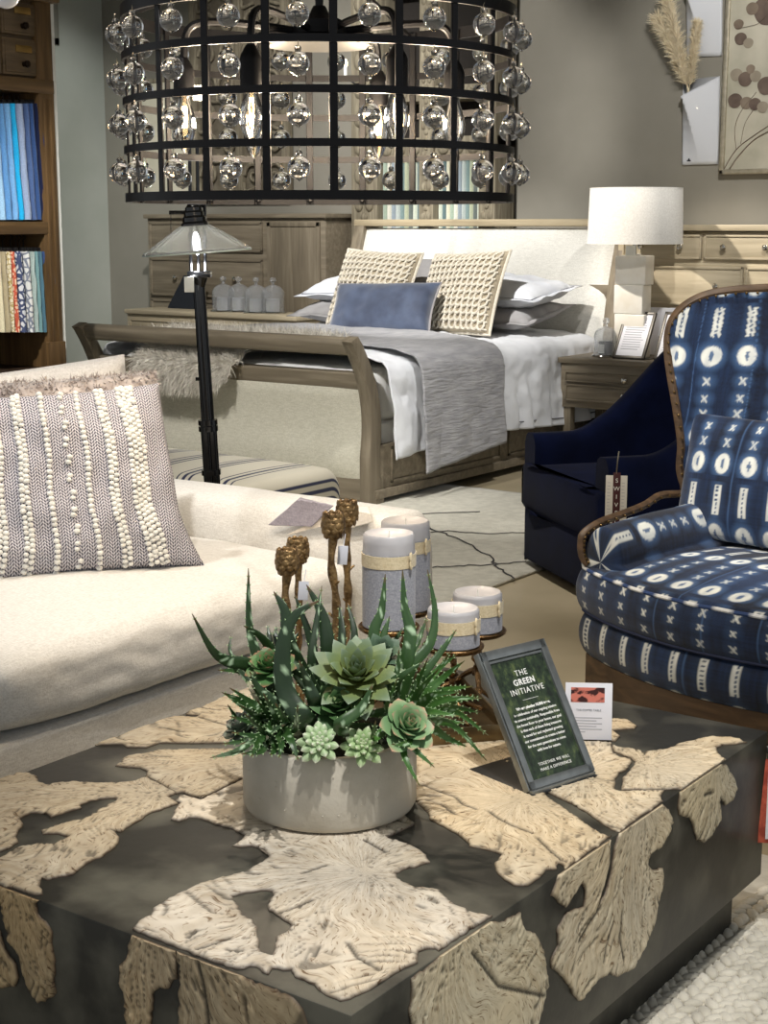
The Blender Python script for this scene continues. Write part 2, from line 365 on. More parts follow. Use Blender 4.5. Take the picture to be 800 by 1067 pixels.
# ============================================================ CASE FURNITURE
m_grey=wood('grey washed oak',(104,95,80),(132,122,104),(118,108,91),axis=0,scale=4,rough=.5)
m_greyv=wood('grey washed oak, upright grain',(104,95,80),(132,122,104),(118,108,91),axis=2,scale=4,rough=.5)
m_light=wood('pale bleached oak',(168,155,130),(192,179,152),(180,167,141),axis=0,scale=4,rough=.5)
m_gap=M('groove shadow brown',(52,44,34),rough=.9)
m_nick=M('polished nickel',(205,200,190),rough=.12,metal=1)
def knob(parent,x,y,z,r=.017,name='knob'):
    bm=BM(); lathe(bm,[(0,0),(r*.55,0),(r*.4,r*.7),(r*.75,r*1.0),(r,r*1.35),(r*.95,r*1.75),(r*.5,r*2.05),(0,r*2.1)],seg=16)
    bm.transform(Matrix.Translation((x,y,z))@Matrix.Rotation(PI/2,4,'X')); return obj(name,bm,m_nick,parent,True)
def front(parent,x0,x1,z0,z1,Y,mat,knobs=(),name='drawer',fr=.02):
    """drawer or door front in a plane of constant y: slab, raised border, inset panel"""
    bm=BM(); box(bm,(x0,Y-.004,z0),(x1,Y+.02,z1),.002)
    for lo,hi in (((x0,Y-.012,z0),(x1,Y,z0+fr)),((x0,Y-.012,z1-fr),(x1,Y,z1)),((x0,Y-.012,z0),(x0+fr,Y,z1)),((x1-fr,Y-.012,z0),(x1,Y,z1))): box(bm,lo,hi,.003)
    d=obj(name,bm,mat,parent,True)
    for kx,kz in knobs: knob(d,kx,Y-.004,kz)
    return d
def casebody(parent,x0,x1,z0,z1,Y,D,mat,top=.03,over=.02,gaps=()):
    bm=BM(); box(bm,(x0,Y+.006,z0),(x1,Y+D,z1-top),.003)
    obj('body',bm,mat,parent,True)
    bm=BM(); box(bm,(x0-over,Y-over,z1-top),(x1+over,Y+D,z1),.005); obj('top',bm,mat,parent,True)
def stile(parent,lst,Y,mat,name='face_frame'):
    bm=BM()
    for x0,x1,z0,z1 in lst: box(bm,(x0,Y-.010,z0),(x1,Y+.008,z1),.002)
    obj(name,bm,mat,parent,True)
# tall chest right
Y=8.15
def px(x,y): p=atY(x,y,Y); return p.x,p.z
x0=px(640,250)[0]; z1=px(700,234)[1]
x1=x0+1.62
rd=thing('tall_dresser','tall pale oak dresser with small top drawers behind the table lamp','dresser',((x0+x1)/2,Y+.2,0))
bm=BM(); box(bm,(x0+.02,Y+.012,.12),(x1-.02,Y+.47,z1-.04),.003); obj('body',bm,m_light,rd,True)
bm=BM(); box(bm,(x0-.01,Y-.03,z1-.035),(x1+.01,Y+.48,z1),.006); obj('top',bm,m_light,rd,True)
zz=lambda y:px(720,y)[1]
r1=(zz(270),zz(244.5)); r2=(zz(318),zz(277.5)); 
rows=[r1,r2]; h2=r2[1]-r2[0]; gp=r1[0]-r2[1]
zc_=r2[0]
while zc_-gp-h2>.15: rows.append((zc_-gp-h2,zc_-gp)); zc_-=gp+h2
sw_=(x1-x0-.10)/3
for k in range(3):
    a=x0+.05+k*sw_+.008; b=x0+.05+(k+1)*sw_-.008
    front(rd,a,b,rows[0][0],rows[0][1],Y,m_light,[(a+(b-a)*.25,sum(rows[0])/2),(a+(b-a)*.75,sum(rows[0])/2)],fr=.012)
for r in rows[1:]:
    a=x0+.05; b=x1-.05; mid=(a+b)/2
    for a_,b_ in ((a,mid-.008),(mid+.008,b)): front(rd,a_,b_,r[0],r[1],Y,m_light,[(a_+(b_-a_)*.2,sum(r)/2),(a_+(b_-a_)*.8,sum(r)/2)],fr=.014)
for x in (x0+.02,x1-.08):
    for y in (Y+.02,Y+.41): bm=BM(); box(bm,(x,y,0),(x+.06,y+.06,.13),.004); obj('leg',bm,m_light,rd,True)
# right nightstand
Y=7.55
x0=px(584,380)[0]; z1=px(584,372)[1]; x1=x0+.86
ns=thing('nightstand','greyish oak nightstand to the right of the bed under the table lamp','nightstand',((x0+x1)/2,Y+.2,0))
zz=lambda y:px(590,y)[1]
casebody(ns,x0,x1,zz(424),z1,Y,.46,m_grey,over=.012)
front(ns,x0+.035,x1-.035,zz(397),zz(387),Y,m_grey,[((x0+x1)/2-.02,(zz(397)+zz(387))/2)],name='pull_out_shelf',fr=.006)
front(ns,x0+.035,x1-.035,zz(417),zz(399.5),Y,m_grey,[((x0+x1)/2-.02,(zz(417)+zz(399.5))/2)],fr=.01)
for x in (x0,x1-.07):
    for y in (Y+.01,Y+.39): bm=BM(); prism(bm,[(x+.012,y+.01),(x+.058,y+.01),(x+.058,y+.06),(x+.012,y+.06)],0,zz(423)); obj('leg',bm,m_greyv,ns,True)
bm=BM(); box(bm,(x0+.01,Y+.02,.09),(x1-.01,Y+.44,.115),.003); obj('shelf',bm,m_grey,ns,True)
NSZ=z1; NSX=(x0,x1)
# left tall chest
Y=8.15
x0=px(151,230)[0]; x1=px(341,230)[0]; z1=px(200,223)[1]; xd=px(277,240)[0]
ld=thing('armoire_chest','tall greyish oak chest with drawers and a side door behind the floor lamp','dresser',((x0+x1)/2,Y+.2,0))
casebody(ld,x0+.02,x1-.02,.1,z1,Y,.46,m_grey,top=.03,over=.02)
zz=lambda y:px(200,y)[1]
R=[(zz(262),zz(231.5)),(zz(309),zz(269.5)),(zz(355),zz(313)),(zz(402),zz(360)),(zz(449),zz(407)),(zz(495),zz(453))]
for i,r in enumerate(R):
    a=x0+.05; b=xd-.03; front(ld,a,b,r[0],r[1],Y,m_grey,[(px(177.5,0)[0],sum(r)/2),(px(241.5,0)[0],sum(r)/2)] if i else [],fr=.016)
front(ld,xd+.015,x1-.06,.2,zz(231.5),Y,m_greyv,[(xd+.05,.9)],name='door',fr=.03)
bm=BM(); box(bm,(x0+.04,Y+.02,0),(x1-.04,Y+.44,.1)); obj('plinth',bm,m_grey,ld,True)
# left low chest
Y=7.72
x0=px(132,330)[0]; x1=px(308,330)[0]; z1=px(200,325)[1]
ll=thing('bedside_chest','pale oak low chest left of the bed carrying four glass cloches','nightstand',((x0+x1)/2,Y+.15,0))
zz=lambda y:px(200,y)[1]
casebody(ll,x0,x1,.15,z1,Y,.38,m_light,top=.03,over=.012)
xm=px(252,330)[0]
for a,b in ((x0+.04,xm-.015),(xm+.015,x1-.04)):
    front(ll,a,b,zz(350),zz(336),Y,m_light,[],fr=.006,name='pull_out_shelf')
    front(ll,a,b,zz(385),zz(353),Y,m_light,[((a+b)/2,zz(369))],fr=.012)
    front(ll,a,b,zz(425),zz(389),Y,m_light,[((a+b)/2,zz(407))],fr=.012)
for x in (x0,x1-.06):
    for y in (Y+.01,Y+.31): bm=BM(); box(bm,(x,y,0),(x+.06,y+.06,.16),.004); obj('leg',bm,m_light,ll,True)
LZ=z1
# dark folded stand on low chest
m_char=M('charcoal leatherette',(30,34,42),rough=.6)
a=atY(172,324,7.95); b=atY(205,324,7.95)
es=thing('tabletop_easel','dark folded easel back standing on the pale low chest','easel',((a.x+b.x)/2,7.95,LZ))
bm=BM(); w=(b.x-a.x); h=.235
prism(bm,[(-w/2,0),(w/2,0),(w/2+.02,h*.97),(-w/2+.11,h)],-.006,.006,Matrix.Translation((0,.03,0))@Matrix.Rotation(math.radians(76),4,'X')); obj('panel',bm,m_char,es)
bm=BM(); prism(bm,[(-w*.3,0),(w*.3,0),(w*.25,h*.8),(-w*.2,h*.8)],-.003,.003,Matrix.Translation((0,.13,0))@Matrix.Rotation(math.radians(105),4,'X')); obj('strut',bm,m_char,es)
# glass cloches
m_glass=glass('clear glass'); m_dome=M('cloche glass',(244,246,248),rough=.06,trans=.86,ior=1.3,spec=1); m_soap=M('silvery candle glass',(222,222,222),rough=.3,metal=.3); m_silver=M('silvered tray',(190,190,188),rough=.15,metal=1); m_wick=M('dark jar',(34,34,36),rough=.3)
def cloche(x,y,z,r,h,label,inner=0,group=None):
    t=thing('glass_cloche',label,'cloche',(x,y,z),0,group)
    bm=BM(); lathe(bm,[(0,0),(r*1.12,0),(r*1.18,.006),(r*1.12,.012),(0,.012)],seg=28); obj('base',bm,m_silver,t)
    bm=BM(); th=.0035; o=[(r,.013),(r,h*.55)]+[(r*math.cos(a),h*.55+r*.8*math.sin(a)) for a in [k*PI/2/8 for k in range(1,8)]]+[(0.004,h*.55+r*.8)]
    i=[(max(q[0]-th,0.001),q[1]-(th if q[1]>h*.55 else 0)) for q in o][::-1]
    lathe(bm,o+i+[(r,.013)],seg=28); obj('dome',bm,m_dome,t)
    bm=BM(); zt_=h*.55+r*.8; lathe(bm,[(0,zt_-.004),(r*.16,zt_),(r*.12,zt_+.012),(r*.3,zt_+.026),(r*.24,zt_+.045),(0,zt_+.05)],seg=16); obj('knob',bm,m_dome,t)
    bm=BM(); lathe(bm,[(0,.013),(r*.58,.013),(r*.58,h*.40),(r*.52,h*.42),(0,h*.42)],seg=20); obj('candle_jar',bm,m_wick if inner else m_soap,t)
    bm=BM(); lathe(bm,[(r*.595,h*.1),(r*.61,h*.1),(r*.61,h*.34),(r*.595,h*.34)],seg=16,a0=PI*1.1,a1=PI*1.6); obj('label',bm,m_white,t)
    return t
for i,(pxx,w_) in enumerate(((233,'leftmost'),(249,'second from left'),(267,'third from left'),(284.5,'rightmost'))):
    p=atY(pxx,324,7.86 if i%2==0 else 7.9); cloche(p.x,p.y,LZ,.076,.232,w_+' of four glass cloches on the pale low chest',0,'glass cloches on the low chest')
# ============================================================ BED
m_linen=weave('cream linen upholstery',(186,182,164),(206,202,186),sc=260)
m_linw=weave('white linen upholstery',(196,194,186),(216,214,206),sc=260)
bed=thing('sleigh_bed','grey oak sleigh bed with cream upholstered head and footboards','bed',(-5.34,6.9,0))
XR=-4.31; XLb=-6.17; YF=5.87
def sleigh(z,zt,base=0):  # y offset of the scrolling profile
    f=max(0,(z-.25)/(zt-.25)); return -.13*f**2.2+.03*math.sin(f*PI)
ZT=.80
def post(x0,x1,name='post'):
    bm=BM(); pts=[]; n=16
    fr=[]; bk=[]
    for k in range(n+1):
        z=ZT*k/n*1.0; w=.075+.02*(1-k/n) ; y=YF+sleigh(z,ZT); fr.append((y-.02,z)); bk.append((y-.02+w+(.03 if k<3 else 0),z))
    poly=fr+[(fr[-1][0]-.015,ZT+.012),(bk[-1][0]-.03,ZT+.035)]+bk[::-1]
    # polygon in (y,z) extruded in x
    prism(bm,poly,x0,x1,Matrix(((0,0,1,0),(1,0,0,0),(0,1,0,0),(0,0,0,1))),bev=.004); return obj(name,bm,m_greyv,bed,True)
post(XR-.055,XR+.005); post(XLb-.005,XLb+.055)
def rail(z0,z1,th,name,mat,round_=0):
    bm=BM(); zm=(z0+z1)/2; y=YF+sleigh(zm,ZT)+.008
    t=bmesh.new(); box(t,(XLb+.02,-th/2,-(z1-z0)/2),(XR-.02,th/2,(z1-z0)/2),round_ or .005,3); merge(bm,t,0,Matrix.Translation((0,y+.02,zm))@Matrix.Rotation(math.radians(22)*(zm/ZT)**2,4,'X')); return obj(name,bm,mat,bed,True)
rail(.745,.825,.065,'top_rail',m_grey,.02); rail(.575,.655,.045,'middle_rail',m_grey); rail(.03,.14,.05,'bottom_rail',m_grey)
bm=BM()
surf(bm,lambda u,v:Vector((XLb+.05+(XR-XLb-.10)*u,YF+sleigh(.13+v*.455,ZT)+.005-.022*min(1,10*min(u,1-u))**.5*min(1,8*min(v,1-v))**.5,.13+v*.455)),60,16)
obj('foot_upholstery',bm,m_linen,bed,True)
bm=BM(); box(bm,(XLb+.05,YF+.03,.13),(XR-.05,YF+.06,.6)); obj('foot_backing',bm,m_grey,bed,True)
# side rails with drawers
for xs,sgn in ((XR,1),(XLb,-1)):
    bm=BM(); box(bm,(min(xs-.04*sgn,xs),YF+.03,.055),(max(xs-.04*sgn,xs),8.05,.30),.004); box(bm,(min(xs-.04*sgn,xs+.012*sgn),YF+.03,.04),(max(xs-.04*sgn,xs+.012*sgn),8.05,.085),.004)
    sr=obj('side_rail',bm,m_grey,bed,True)
    for ya,yb in ((YF+.16,YF+1.18),(YF+1.26,YF+2.1)):
        bm=BM()
        for lo,hi in (((0,ya,.105),(.01,yb,.12)),((0,ya,.27),(.01,yb,.285)),((0,ya,.105),(.01,ya+.015,.285)),((0,yb-.015,.105),(.01,yb,.285)),((0,ya+.02,.125),(.005,yb-.02,.265))):
            box(bm,(xs+sgn*lo[0] if sgn>0 else xs-hi[0],lo[1],lo[2]),(xs+hi[0] if sgn>0 else xs,hi[1],hi[2]),.0015)
        dr=obj('drawer',bm,m_grey,sr,True)
bm=BM(); lathe(bm,[(0,0),(.009,0),(.007,.012),(.017,.02),(.016,.03),(0,.034)],seg=16); bm.transform(Matrix.Translation((XR+.006,YF+1.5,.20))@Matrix.Rotation(PI/2,4,'Y')); obj('drawer_knob',bm,m_nick,sr,True)
bm=BM(); box(bm,(XLb+.04,YF+.14,.14),(XR-.04,8.0,.40),.02); box(bm,(XLb+.05,YF+.15,.40),(XR-.05,8.02,.66),.05,4); obj('mattress',bm,M('mattress ticking',(225,225,222),rough=.9),bed,True)
for x in (XLb+.1,XR-.14):
    for y in (YF+.12,7.9): bm=BM(); box(bm,(x,y,0),(x+.05,y+.05,.08)); obj('foot',bm,m_grey,bed,True)
# headboard: scrolls back towards the wall
HT=1.375
def hb(z): f=max(0,(z-.45)/(HT-.45)); return 8.07+.20*f**1.8
HX0=-6.16; HX1=-4.16
bm=BM(); surf(bm,lambda u,v:Vector((HX0+.07+(HX1-HX0-.14)*u,hb(.3+v*(HT-.35))-.03*min(1,12*min(u,1-u))**.5*min(1,9*(1-v))**.5,.3+v*(HT-.35))),50,26); obj('head_upholstery',bm,m_linw,bed,True)
for x0_,x1_ in ((HX0,HX0+.075),(HX1-.075,HX1)):
    bm=BM(); n=16; fr=[(hb(HT*k/n)-.045,HT*k/n) for k in range(n+1)]; bk=[(hb(HT*k/n)+.045,HT*k/n) for k in range(n+1)]
    prism(bm,fr+bk[::-1],x0_,x1_,Matrix(((0,0,1,0),(1,0,0,0),(0,1,0,0),(0,0,0,1))),bev=.004); obj('head_post',bm,m_greyv,bed,True)
bm=BM(); box(bm,(HX0-.01,hb(HT)-.06,HT-.04),(HX1+.01,hb(HT)+.05,HT+.005),.01,3); obj('head_top_rail',bm,wood('pale oak rail',(150,136,110),(176,162,134),axis=0,scale=4),bed,True)
bm=BM(); box(bm,(HX0+.05,8.12,.1),(HX1-.05,8.15,1.0)); obj('head_backing',bm,m_grey,bed,True)
# duvet
def bedprofile(s,zl,zr,ztop=.70,xo=0,flare=.0):
    """s 0..1 from left hem over the top to the right hem"""
    xl=XLb-.0-xo; xr=XR+.03+xo; r=.07; pts=[]
    L1=ztop-zl; W=xr-xl; L2=ztop-zr; tot=L1+W+L2; d=s*tot
    if d<L1-r: return xl-flare*(1-d/L1),zl+d,-1,0
    if d<L1+r: a=(d-(L1-r))/(2*r)*PI/2; return xl+r-r*math.cos(a),ztop-r+r*math.sin(a),-math.cos(a),math.sin(a)
    if d<L1+W-r: t=(d-L1-r)/(W-2*r); return xl+d-L1,ztop+.035*math.sin(t*PI)**.6,0,1
    if d<L1+W+r: a=(d-(L1+W-r))/(2*r)*PI/2; return xr-r+r*math.sin(a),ztop-r+r*math.cos(a),math.sin(a),math.cos(a)
    return xr+flare*(d-L1-W)/L2,ztop-(d-L1-W),1,0
def cover(name,ya,yb,zl,zr,off,mat,nu,nv,wr,hemw,seed,label,cat,yfun=None,foldk=9,fold=.018,ztop=.70):
    bm=BM()
    def P(u,v):
        yy=ya+(yb-ya)*v
        if yfun: yy=yfun(u,v,yy)
        zr_=zr(v) if callable(zr) else zr
        x,z,nx,nz_=bedprofile(u,zl,zr_,ztop,off,.02)
        side=abs(nx); k=wr*(nz(x*3.1+seed,yy*3.1,z*3)+.6*nz(x*8+seed,yy*8,z*8)+.35*nz(x*19,yy*19+seed,z*19))
        drop=max(0,(ztop-.05-z))/.4
        k+=fold*side*min(1,drop*1.6)*(math.sin(yy*foldk*2+2*nz(yy*2,seed,z*2))+.6*nz(yy*14,seed,z*1.5))
        lift=(.02 if side<.5 else 0)
        return Vector((x+nx*(off+abs(k) if side>.3 else 0),yy+hemw*nz(z*4+seed,yy*1.3,x)*(1 if side>.5 else .4),z+nz_*(off+k)))
    surf(bm,P,nu,nv)
    o=obj(name,bm,mat); o.modifiers.new('Solid','SOLIDIFY').thickness=-.008
    origin_to(o,((XR+XLb)/2,(ya+yb)/2,.55)); tag(o,label,cat); return o
m_cot=M('white cotton percale',(212,214,218),(226,228,231),rough=.75,scale=5,bump=.25,bscale=9,spec=.25,bdist=.02,sheen=.15)
cover('duvet',YF+.075,8.0,.25,lambda v:.235+.03*math.sin(v*5)+.03*v,.012,m_cot,220,150,.016,.03,3,'crumpled white cotton duvet spread over the sleigh bed','duvet',foldk=8,fold=.022)
m_throw=M('crinkled grey linen',(142,142,145),(164,163,165),rough=.85,scale=30,stretch=(1,.25,1),bump=.9,bscale=55,bstretch=(.5,.22,1.5),bdist=.008,sheen=.2)
cover('throw_blanket',6.1,6.86,.30,lambda v:.15+.07*v,.04,m_throw,200,60,.008,.02,11,'crinkled pale grey throw laid across the white duvet','blanket',
      yfun=lambda u,v,y:y+.35*max(0,min(1,(.80-u)/.3))*v*.8+(.02 if u>.8 else 0),foldk=3,fold=.012)
# piping line on duvet hem
bm=BM(); pts=[(XR+.088+.01*math.sin(y*16),y,.275+.03*math.sin((y-5.97)/2.03*5)+.03*(y-5.97)/2.03) for y in np.linspace(6.95,7.95,30)]; tube(bm,pts,.003,6); dl=obj('hem_piping',bm,M('charcoal piping',(70,72,78),rough=.8)); 
dl.parent=bpy.data.objects['duvet']; dl.matrix_parent_inverse=Matrix.Translation(-bpy.data.objects['duvet'].location)
# ============================================================ PILLOWS ON THE BED
def pillow(name,label,cat,loc,rot,w,h,t,mat,group=None,**k):
    bm,P=pillow_bm(w,h,t,**k); o=obj(name,bm,mat,angle=80); o.location=loc; o.rotation_euler=[math.radians(a) for a in rot]; tag(o,label,cat,group); return o,P
m_pw=M('white pillowcase',(208,211,218),(224,226,230),rough=.75,scale=6,bump=.3,bscale=10,bdist=.012,spec=.25)
m_pg=M('stone grey pillowcase',(150,148,148),(170,168,168),rough=.8,scale=8,bump=.35,bscale=11,bdist=.012,spec=.25)
def flange(o,P,w,h,mat,ext=.035,line=None):
    bm=BM(); n=14; lo=[];
    def edge(a,b,e):
        x=w/2*a*(1-.05*(1-b*b)*abs(a)); z=h/2*b*(1-.05*(1-a*a)*abs(b))
        return Vector((x+e*a*(abs(a)>.99),.006*math.sin(9*(a+b))*(e>0),z+h/2+e*b*(abs(b)>.99)))
    path=[(-1+2*k/n,-1) for k in range(n)]+[(1,-1+2*k/n) for k in range(n)]+[(1-2*k/n,1) for k in range(n)]+[(-1,1-2*k/n) for k in range(n)]
    r0=[bm.verts.new(edge(a,b,-.008)) for a,b in path]; r1=[bm.verts.new(edge(a,b,ext)) for a,b in path]; N=len(path)
    for i in range(N): bm.faces.new((r0[i],r0[(i+1)%N],r1[(i+1)%N],r1[i]))
    f=obj('flange',bm,mat,o); f.modifiers.new('S','SOLIDIFY').thickness=.004
    if line:
        bm=BM(); tube(bm,[edge(a,b,.0)+Vector((0,-.006,0)) for a,b in path],.0022,5,closed=True); obj('stitched_line',bm,line,o)
m_line=M('thin grey cord line',(110,112,122),rough=.8)
PL=[(-4.77,7.46,.80,-80,0,-3,.74,.46,.14,m_pg,'stone grey pillow under the white pillow at the right of the bed'),
    (-4.75,7.50,.94,-82,2,-4,.74,.44,.17,m_pw,'white pillow with thin cord line at the right, on a grey pillow'),
    (-5.70,7.46,.80,-80,0,4,.70,.46,.14,m_pg,'stone grey pillow behind the cushions at the left of the bed'),
    (-5.70,7.52,.93,-80,-2,4,.68,.44,.16,m_pw,'white pillow behind the left knitted cushion on a grey one')]
for x,y,z,a,b,c_,w,h,t,m_,lb in PL:
    o,P=pillow('bed_pillow',lb,'pillow',(x,y,z),(a,b,c_),w,h,t,m_,'pillows stacked at the headboard',seed=x+y+z,pinch=.03); flange(o,P,w,h,m_,line=m_line if m_ is m_pw else None)
o,P=pillow('bed_pillow','stone grey pillow standing upright between the two knitted cushions','pillow',(-5.32,7.62,.74),(-22,0,0),.66,.44,.14,m_pg,'pillows stacked at the headboard',seed=9,pinch=.03)
m_knit=weave('cream knitted wool',(206,198,180),(228,220,204),sc=300)
m_knitb=weave('cushion backing taupe',(158,146,124),(178,166,144),sc=200)
def knitcushion(label,loc,rot,w,h,t,seed):
    o,P=pillow('knitted_cushion',label,'cushion',loc,rot,w,h,t,m_knitb,'knitted cushions on the bed',seed=seed,pinch=.06)
    bm=BM(); rows=11; cols=13
    for r in range(rows):
        for c in range(cols):
            uc=.04+.92*(c+.5)/cols; vc=.04+.92*(r+.5)/rows; pts=[]
            for k in range(10):
                a=2*PI*k/10; du=.036*math.cos(a)+.012*math.sin(a); dv=.056*math.sin(a)
                q=P(min(.99,max(.01,uc+du)),min(.99,max(.01,vc+dv)),-1); pts.append(q+Vector((0,-.007-.004*math.cos(a+1),0)))
            tube(bm,pts,.0062,5,closed=True)
        pts=[P(.02+.96*k/24,.04+.92*r/rows,-1)+Vector((0,-.004,.003*math.sin(k*2.2))) for k in range(25)]; tube(bm,pts,.005,5)
    lp=obj('looped_knit',bm,m_knit,o)
    bm=BM(); rim=[P(k/14,0,-1) for k in range(14)]+[P(1,k/14,-1) for k in range(14)]+[P(1-k/14,1,-1) for k in range(14)]+[P(0,1-k/14,-1) for k in range(14)]
    tube(bm,rim,.009,6,closed=True); obj('corded_edge',bm,m_knit,o)
    return o
kl=atz(372,348,.735); kr=atz(468,351,.735)
knitcushion('left cream looped knit cushion, behind the blue velvet cushion',(atY(377,346,7.30).x,7.30,.735),(-24,2,-2),.56,.50,.16,2)
knitcushion('right cream looped knit cushion, beside the white pillow',(atY(470,349,7.25).x,7.25,.735),(-24,-3,-8),.56,.50,.16,4)
m_velb=M('dusty blue velvet',(44,54,76),(68,80,104),rough=.7,scale=9,bump=.1,bscale=200,sheen=.8)
b=atY(392,349,6.98)
o,P=pillow('velvet_cushion','blue velvet lumbar cushion with pale edging in front of the knitted cushions','cushion',(b.x,6.98,.735),(-30,-1.5,8),.66,.33,.17,m_velb,seed=5,pinch=.06)
bm=BM(); rim=[P(k/14,0,-1) for k in range(14)]+[P(1,k/14,-1) for k in range(14)]+[P(1-k/14,1,-1) for k in range(14)]+[P(0,1-k/14,-1) for k in range(14)]
tube(bm,rim,.006,6,closed=True); obj('linen_edging',bm,M('pale linen edging',(150,146,146),rough=.9),o)
# sheepskin threaded over the middle rail
m_fur=M('grey beige sheepskin',(172,164,148),(240,235,224),rough=.9,scale=30,stretch=(1,1,.3),sheen=.5,lo=.3,hi=.7)
xa=atY(143,380,5.80).x; xb=atY(247,380,5.80).x; xc=(xa+xb)/2; hw=(xb-xa)/2
def skin(u,v):
    path=[(6.30,.765),(6.12,.78),(5.98,.765),(5.90,.71),(5.84,.675),(5.775,.655),(5.755,.60),(5.76,.545)]
    k=v*(len(path)-1); i=min(int(k),len(path)-2); f=k-i; y=path[i][0]*(1-f)+path[i+1][0]*f; z=path[i][1]*(1-f)+path[i+1][1]*f
    a=2*u-1; n_=nz(u*5,v*4); wd=hw*(.95+.12*n_)*(1.5 if v<.35 else 1.0)*(1-.25*max(0,v-.85)/.15)
    return Vector((xc+a*wd+(.18 if v<.35 else 0)*(1-v/.35 if v<.35 else 0),y-(.02*abs(n_) if v>.5 else 0),z-(.02*(1-a*a)*max(0,v-.8)/.2)+ .04*max(0,v-.7)*abs(a)**2))
sk=thing('sheepskin','shaggy grey beige sheepskin hung over the footboard middle rail','sheepskin',(xc,5.9,.7))
bm=BM(); surf(bm,skin,30,30); h_=obj('hide',bm,m_fur,sk,True); h_.modifiers.new('S','SOLIDIFY').thickness=.015
bm=BM(); roots=[]
for k in range(15000):
    u,v=random.random(),random.random(); p=skin(u,v); du=skin(min(1,u+.01),v)-skin(max(0,u-.01),v); dv=skin(u,min(1,v+.01))-skin(u,max(0,v-.01))
    n=du.cross(dv); n=n.normalized() if n.length>0 else Vector((0,-1,0))
    if n.y>0 and v>.5 or n.z<-.3: n=-n
    roots.append((p,(n+Vector((0,-.1,-.5*(v>.5)))).normalized()))
strands(bm,roots,.075,.0055,.8,.38); obj('fleece',bm,m_fur,sk,True,smooth=False)
# ============================================================ NIGHTSTAND THINGS
m_shade=weave('ivory linen shade',(226,222,214),(240,237,230),sc=220)
Yl=7.78; ct=atY(663,193,Yl); cb=atY(660,257,Yl); rl=(atY(713,225,Yl).x-atY(614,225,Yl).x)/2/1.235
rr=49.5/1600*cC.lerp(atY(663,225,Yl),1).length*1.0*.985; rr=49.5/1600*((atY(663,225,Yl)-cC).dot(cF))
tl=thing('table_lamp','table lamp with white drum shade and stacked alabaster base on the nightstand','lamp',(ct.x,Yl,NSZ))
zt_=ct.z-NSZ-.015; zb_=cb.z-NSZ+.015
bm=BM(); lathe(bm,[(rr*1.0,zb_),(rr*.965,zt_),(rr*.955,zt_),(rr*.99,zb_),(rr*1.0,zb_)],seg=64); obj('lamp_shade',bm,m_shade,tl)
bm=BM()
for z in (zb_,zt_-.006): lathe(bm,[(rr*(1.005 if z==zb_ else .969),z),(rr*(1.005 if z==zb_ else .969),z+.006),(rr*.95,z+.006),(rr*.95,z),(rr*(1.005 if z==zb_ else .969),z)],seg=64)
tube(bm,[(-rr*.95,0,zt_-.05),(rr*.95,0,zt_-.05)],.003,6); obj('shade_trim',bm,m_shade,tl)
zn=atY(660,266,Yl).z-NSZ
bm=BM(); cyl(bm,(0,0,zn),(0,0,zb_+.08),.012); box(bm,(-.035,-.03,zn-.002),(.035,.03,zn+.008),.003); obj('neck',bm,m_silver,tl)
bm=BM(); box(bm,(-.03,-.05,zn+.0),(.03,-.047,zn+.055),.001); obj('paper_tag',bm,m_white,tl)
m_alab=M('alabaster',(236,228,212),(248,244,234),rough=.35,scale=9,detail=5,spec=.5,coat=.2)
hs=[0,.12,.24,.40,zn]; bm=None
bs=[(0,-.004),(.006,.0),(-.004,.002),(.004,0)]
for i in range(4):
    bm=BM(); w_=.088+.004*(i%2); box(bm,(-w_+bs[i][0],-.055,hs[i]*zn/max(hs[-1],.01) if 0 else hs[i]),(w_+bs[i][0],.055,hs[i+1]),.006,3); obj('base_block',bm,m_alab,tl)
c=atY(630.5,369,7.72); cloche(c.x,7.72,NSZ,.066,.21,'glass cloche with a dark jar on the nightstand beside the lamp',1)
m_fr=M('pewter frame',(84,80,74),rough=.4,metal=.5); m_paper=M('printed sheet',(226,226,232),rough=.6); m_ink=M('grey print',(150,152,160),rough=.7)
def tabletop_frame(name,label,x,y,z,w,h,lean,yaw,cat='sign',lines=14):
    t=thing(name,label,cat,(x,y,z),yaw)
    mx=Matrix.Translation((0,0,.004))@Matrix.Rotation(-lean,4,'X')
    def loc(bm): bm.transform(mx)
    b=.016; bm=BM()
    for lo,hi in (((0,-.008,0),(w,.008,b)),((0,-.008,h-b),(w,.008,h)),((0,-.008,0),(b,.008,h)),((w-b,-.008,0),(w,.008,h))): box(bm,lo,hi,.002)
    loc(bm); obj('frame',bm,m_fr,t)
    bm=BM(); box(bm,(b*.8,-.003,b*.8),(w-b*.8,.004,h-b*.8)); loc(bm); s=obj('sheet',bm,m_paper,t)
    bm=BM()
    for k in range(lines):
        zz_=h-.04-k*(h-.08)/lines; box(bm,(.035,-.0036,zz_),(w-.035-.03*random.random(),-.0031,zz_+.004))
    loc(bm); obj('print',bm,m_ink,s)
    bm=BM(); prism(bm,[(0,0),(w,0),(w,.12),(0,.12)],0,.004); obj('base_plate',bm,m_fr,t)
    return t
p0=atY(638,371,7.63); p1=atY(671,372,7.63); w=p1.x-p0.x
tabletop_frame('framed_price_sheet','pewter framed sheet of print leaning on the nightstand, in front of the lamp',p0.x,7.63,NSZ,w,.285,math.radians(30),0)
tabletop_frame('framed_price_sheet','second framed sheet on the nightstand, half hidden behind the indigo chair',p0.x+.235,7.66,NSZ,w,.285,math.radians(28),0)
bm=BM(); box(bm,(-.11,-.001,0),(.11,.001,.27),.0004); o=obj('paper_card',bm,m_paper); o.location=(atY(668,372,7.95).x+.05,8.0,NSZ); o.rotation_euler=(math.radians(-12),0,0); tag(o,'plain white card standing behind the framed sheets on the nightstand','card')
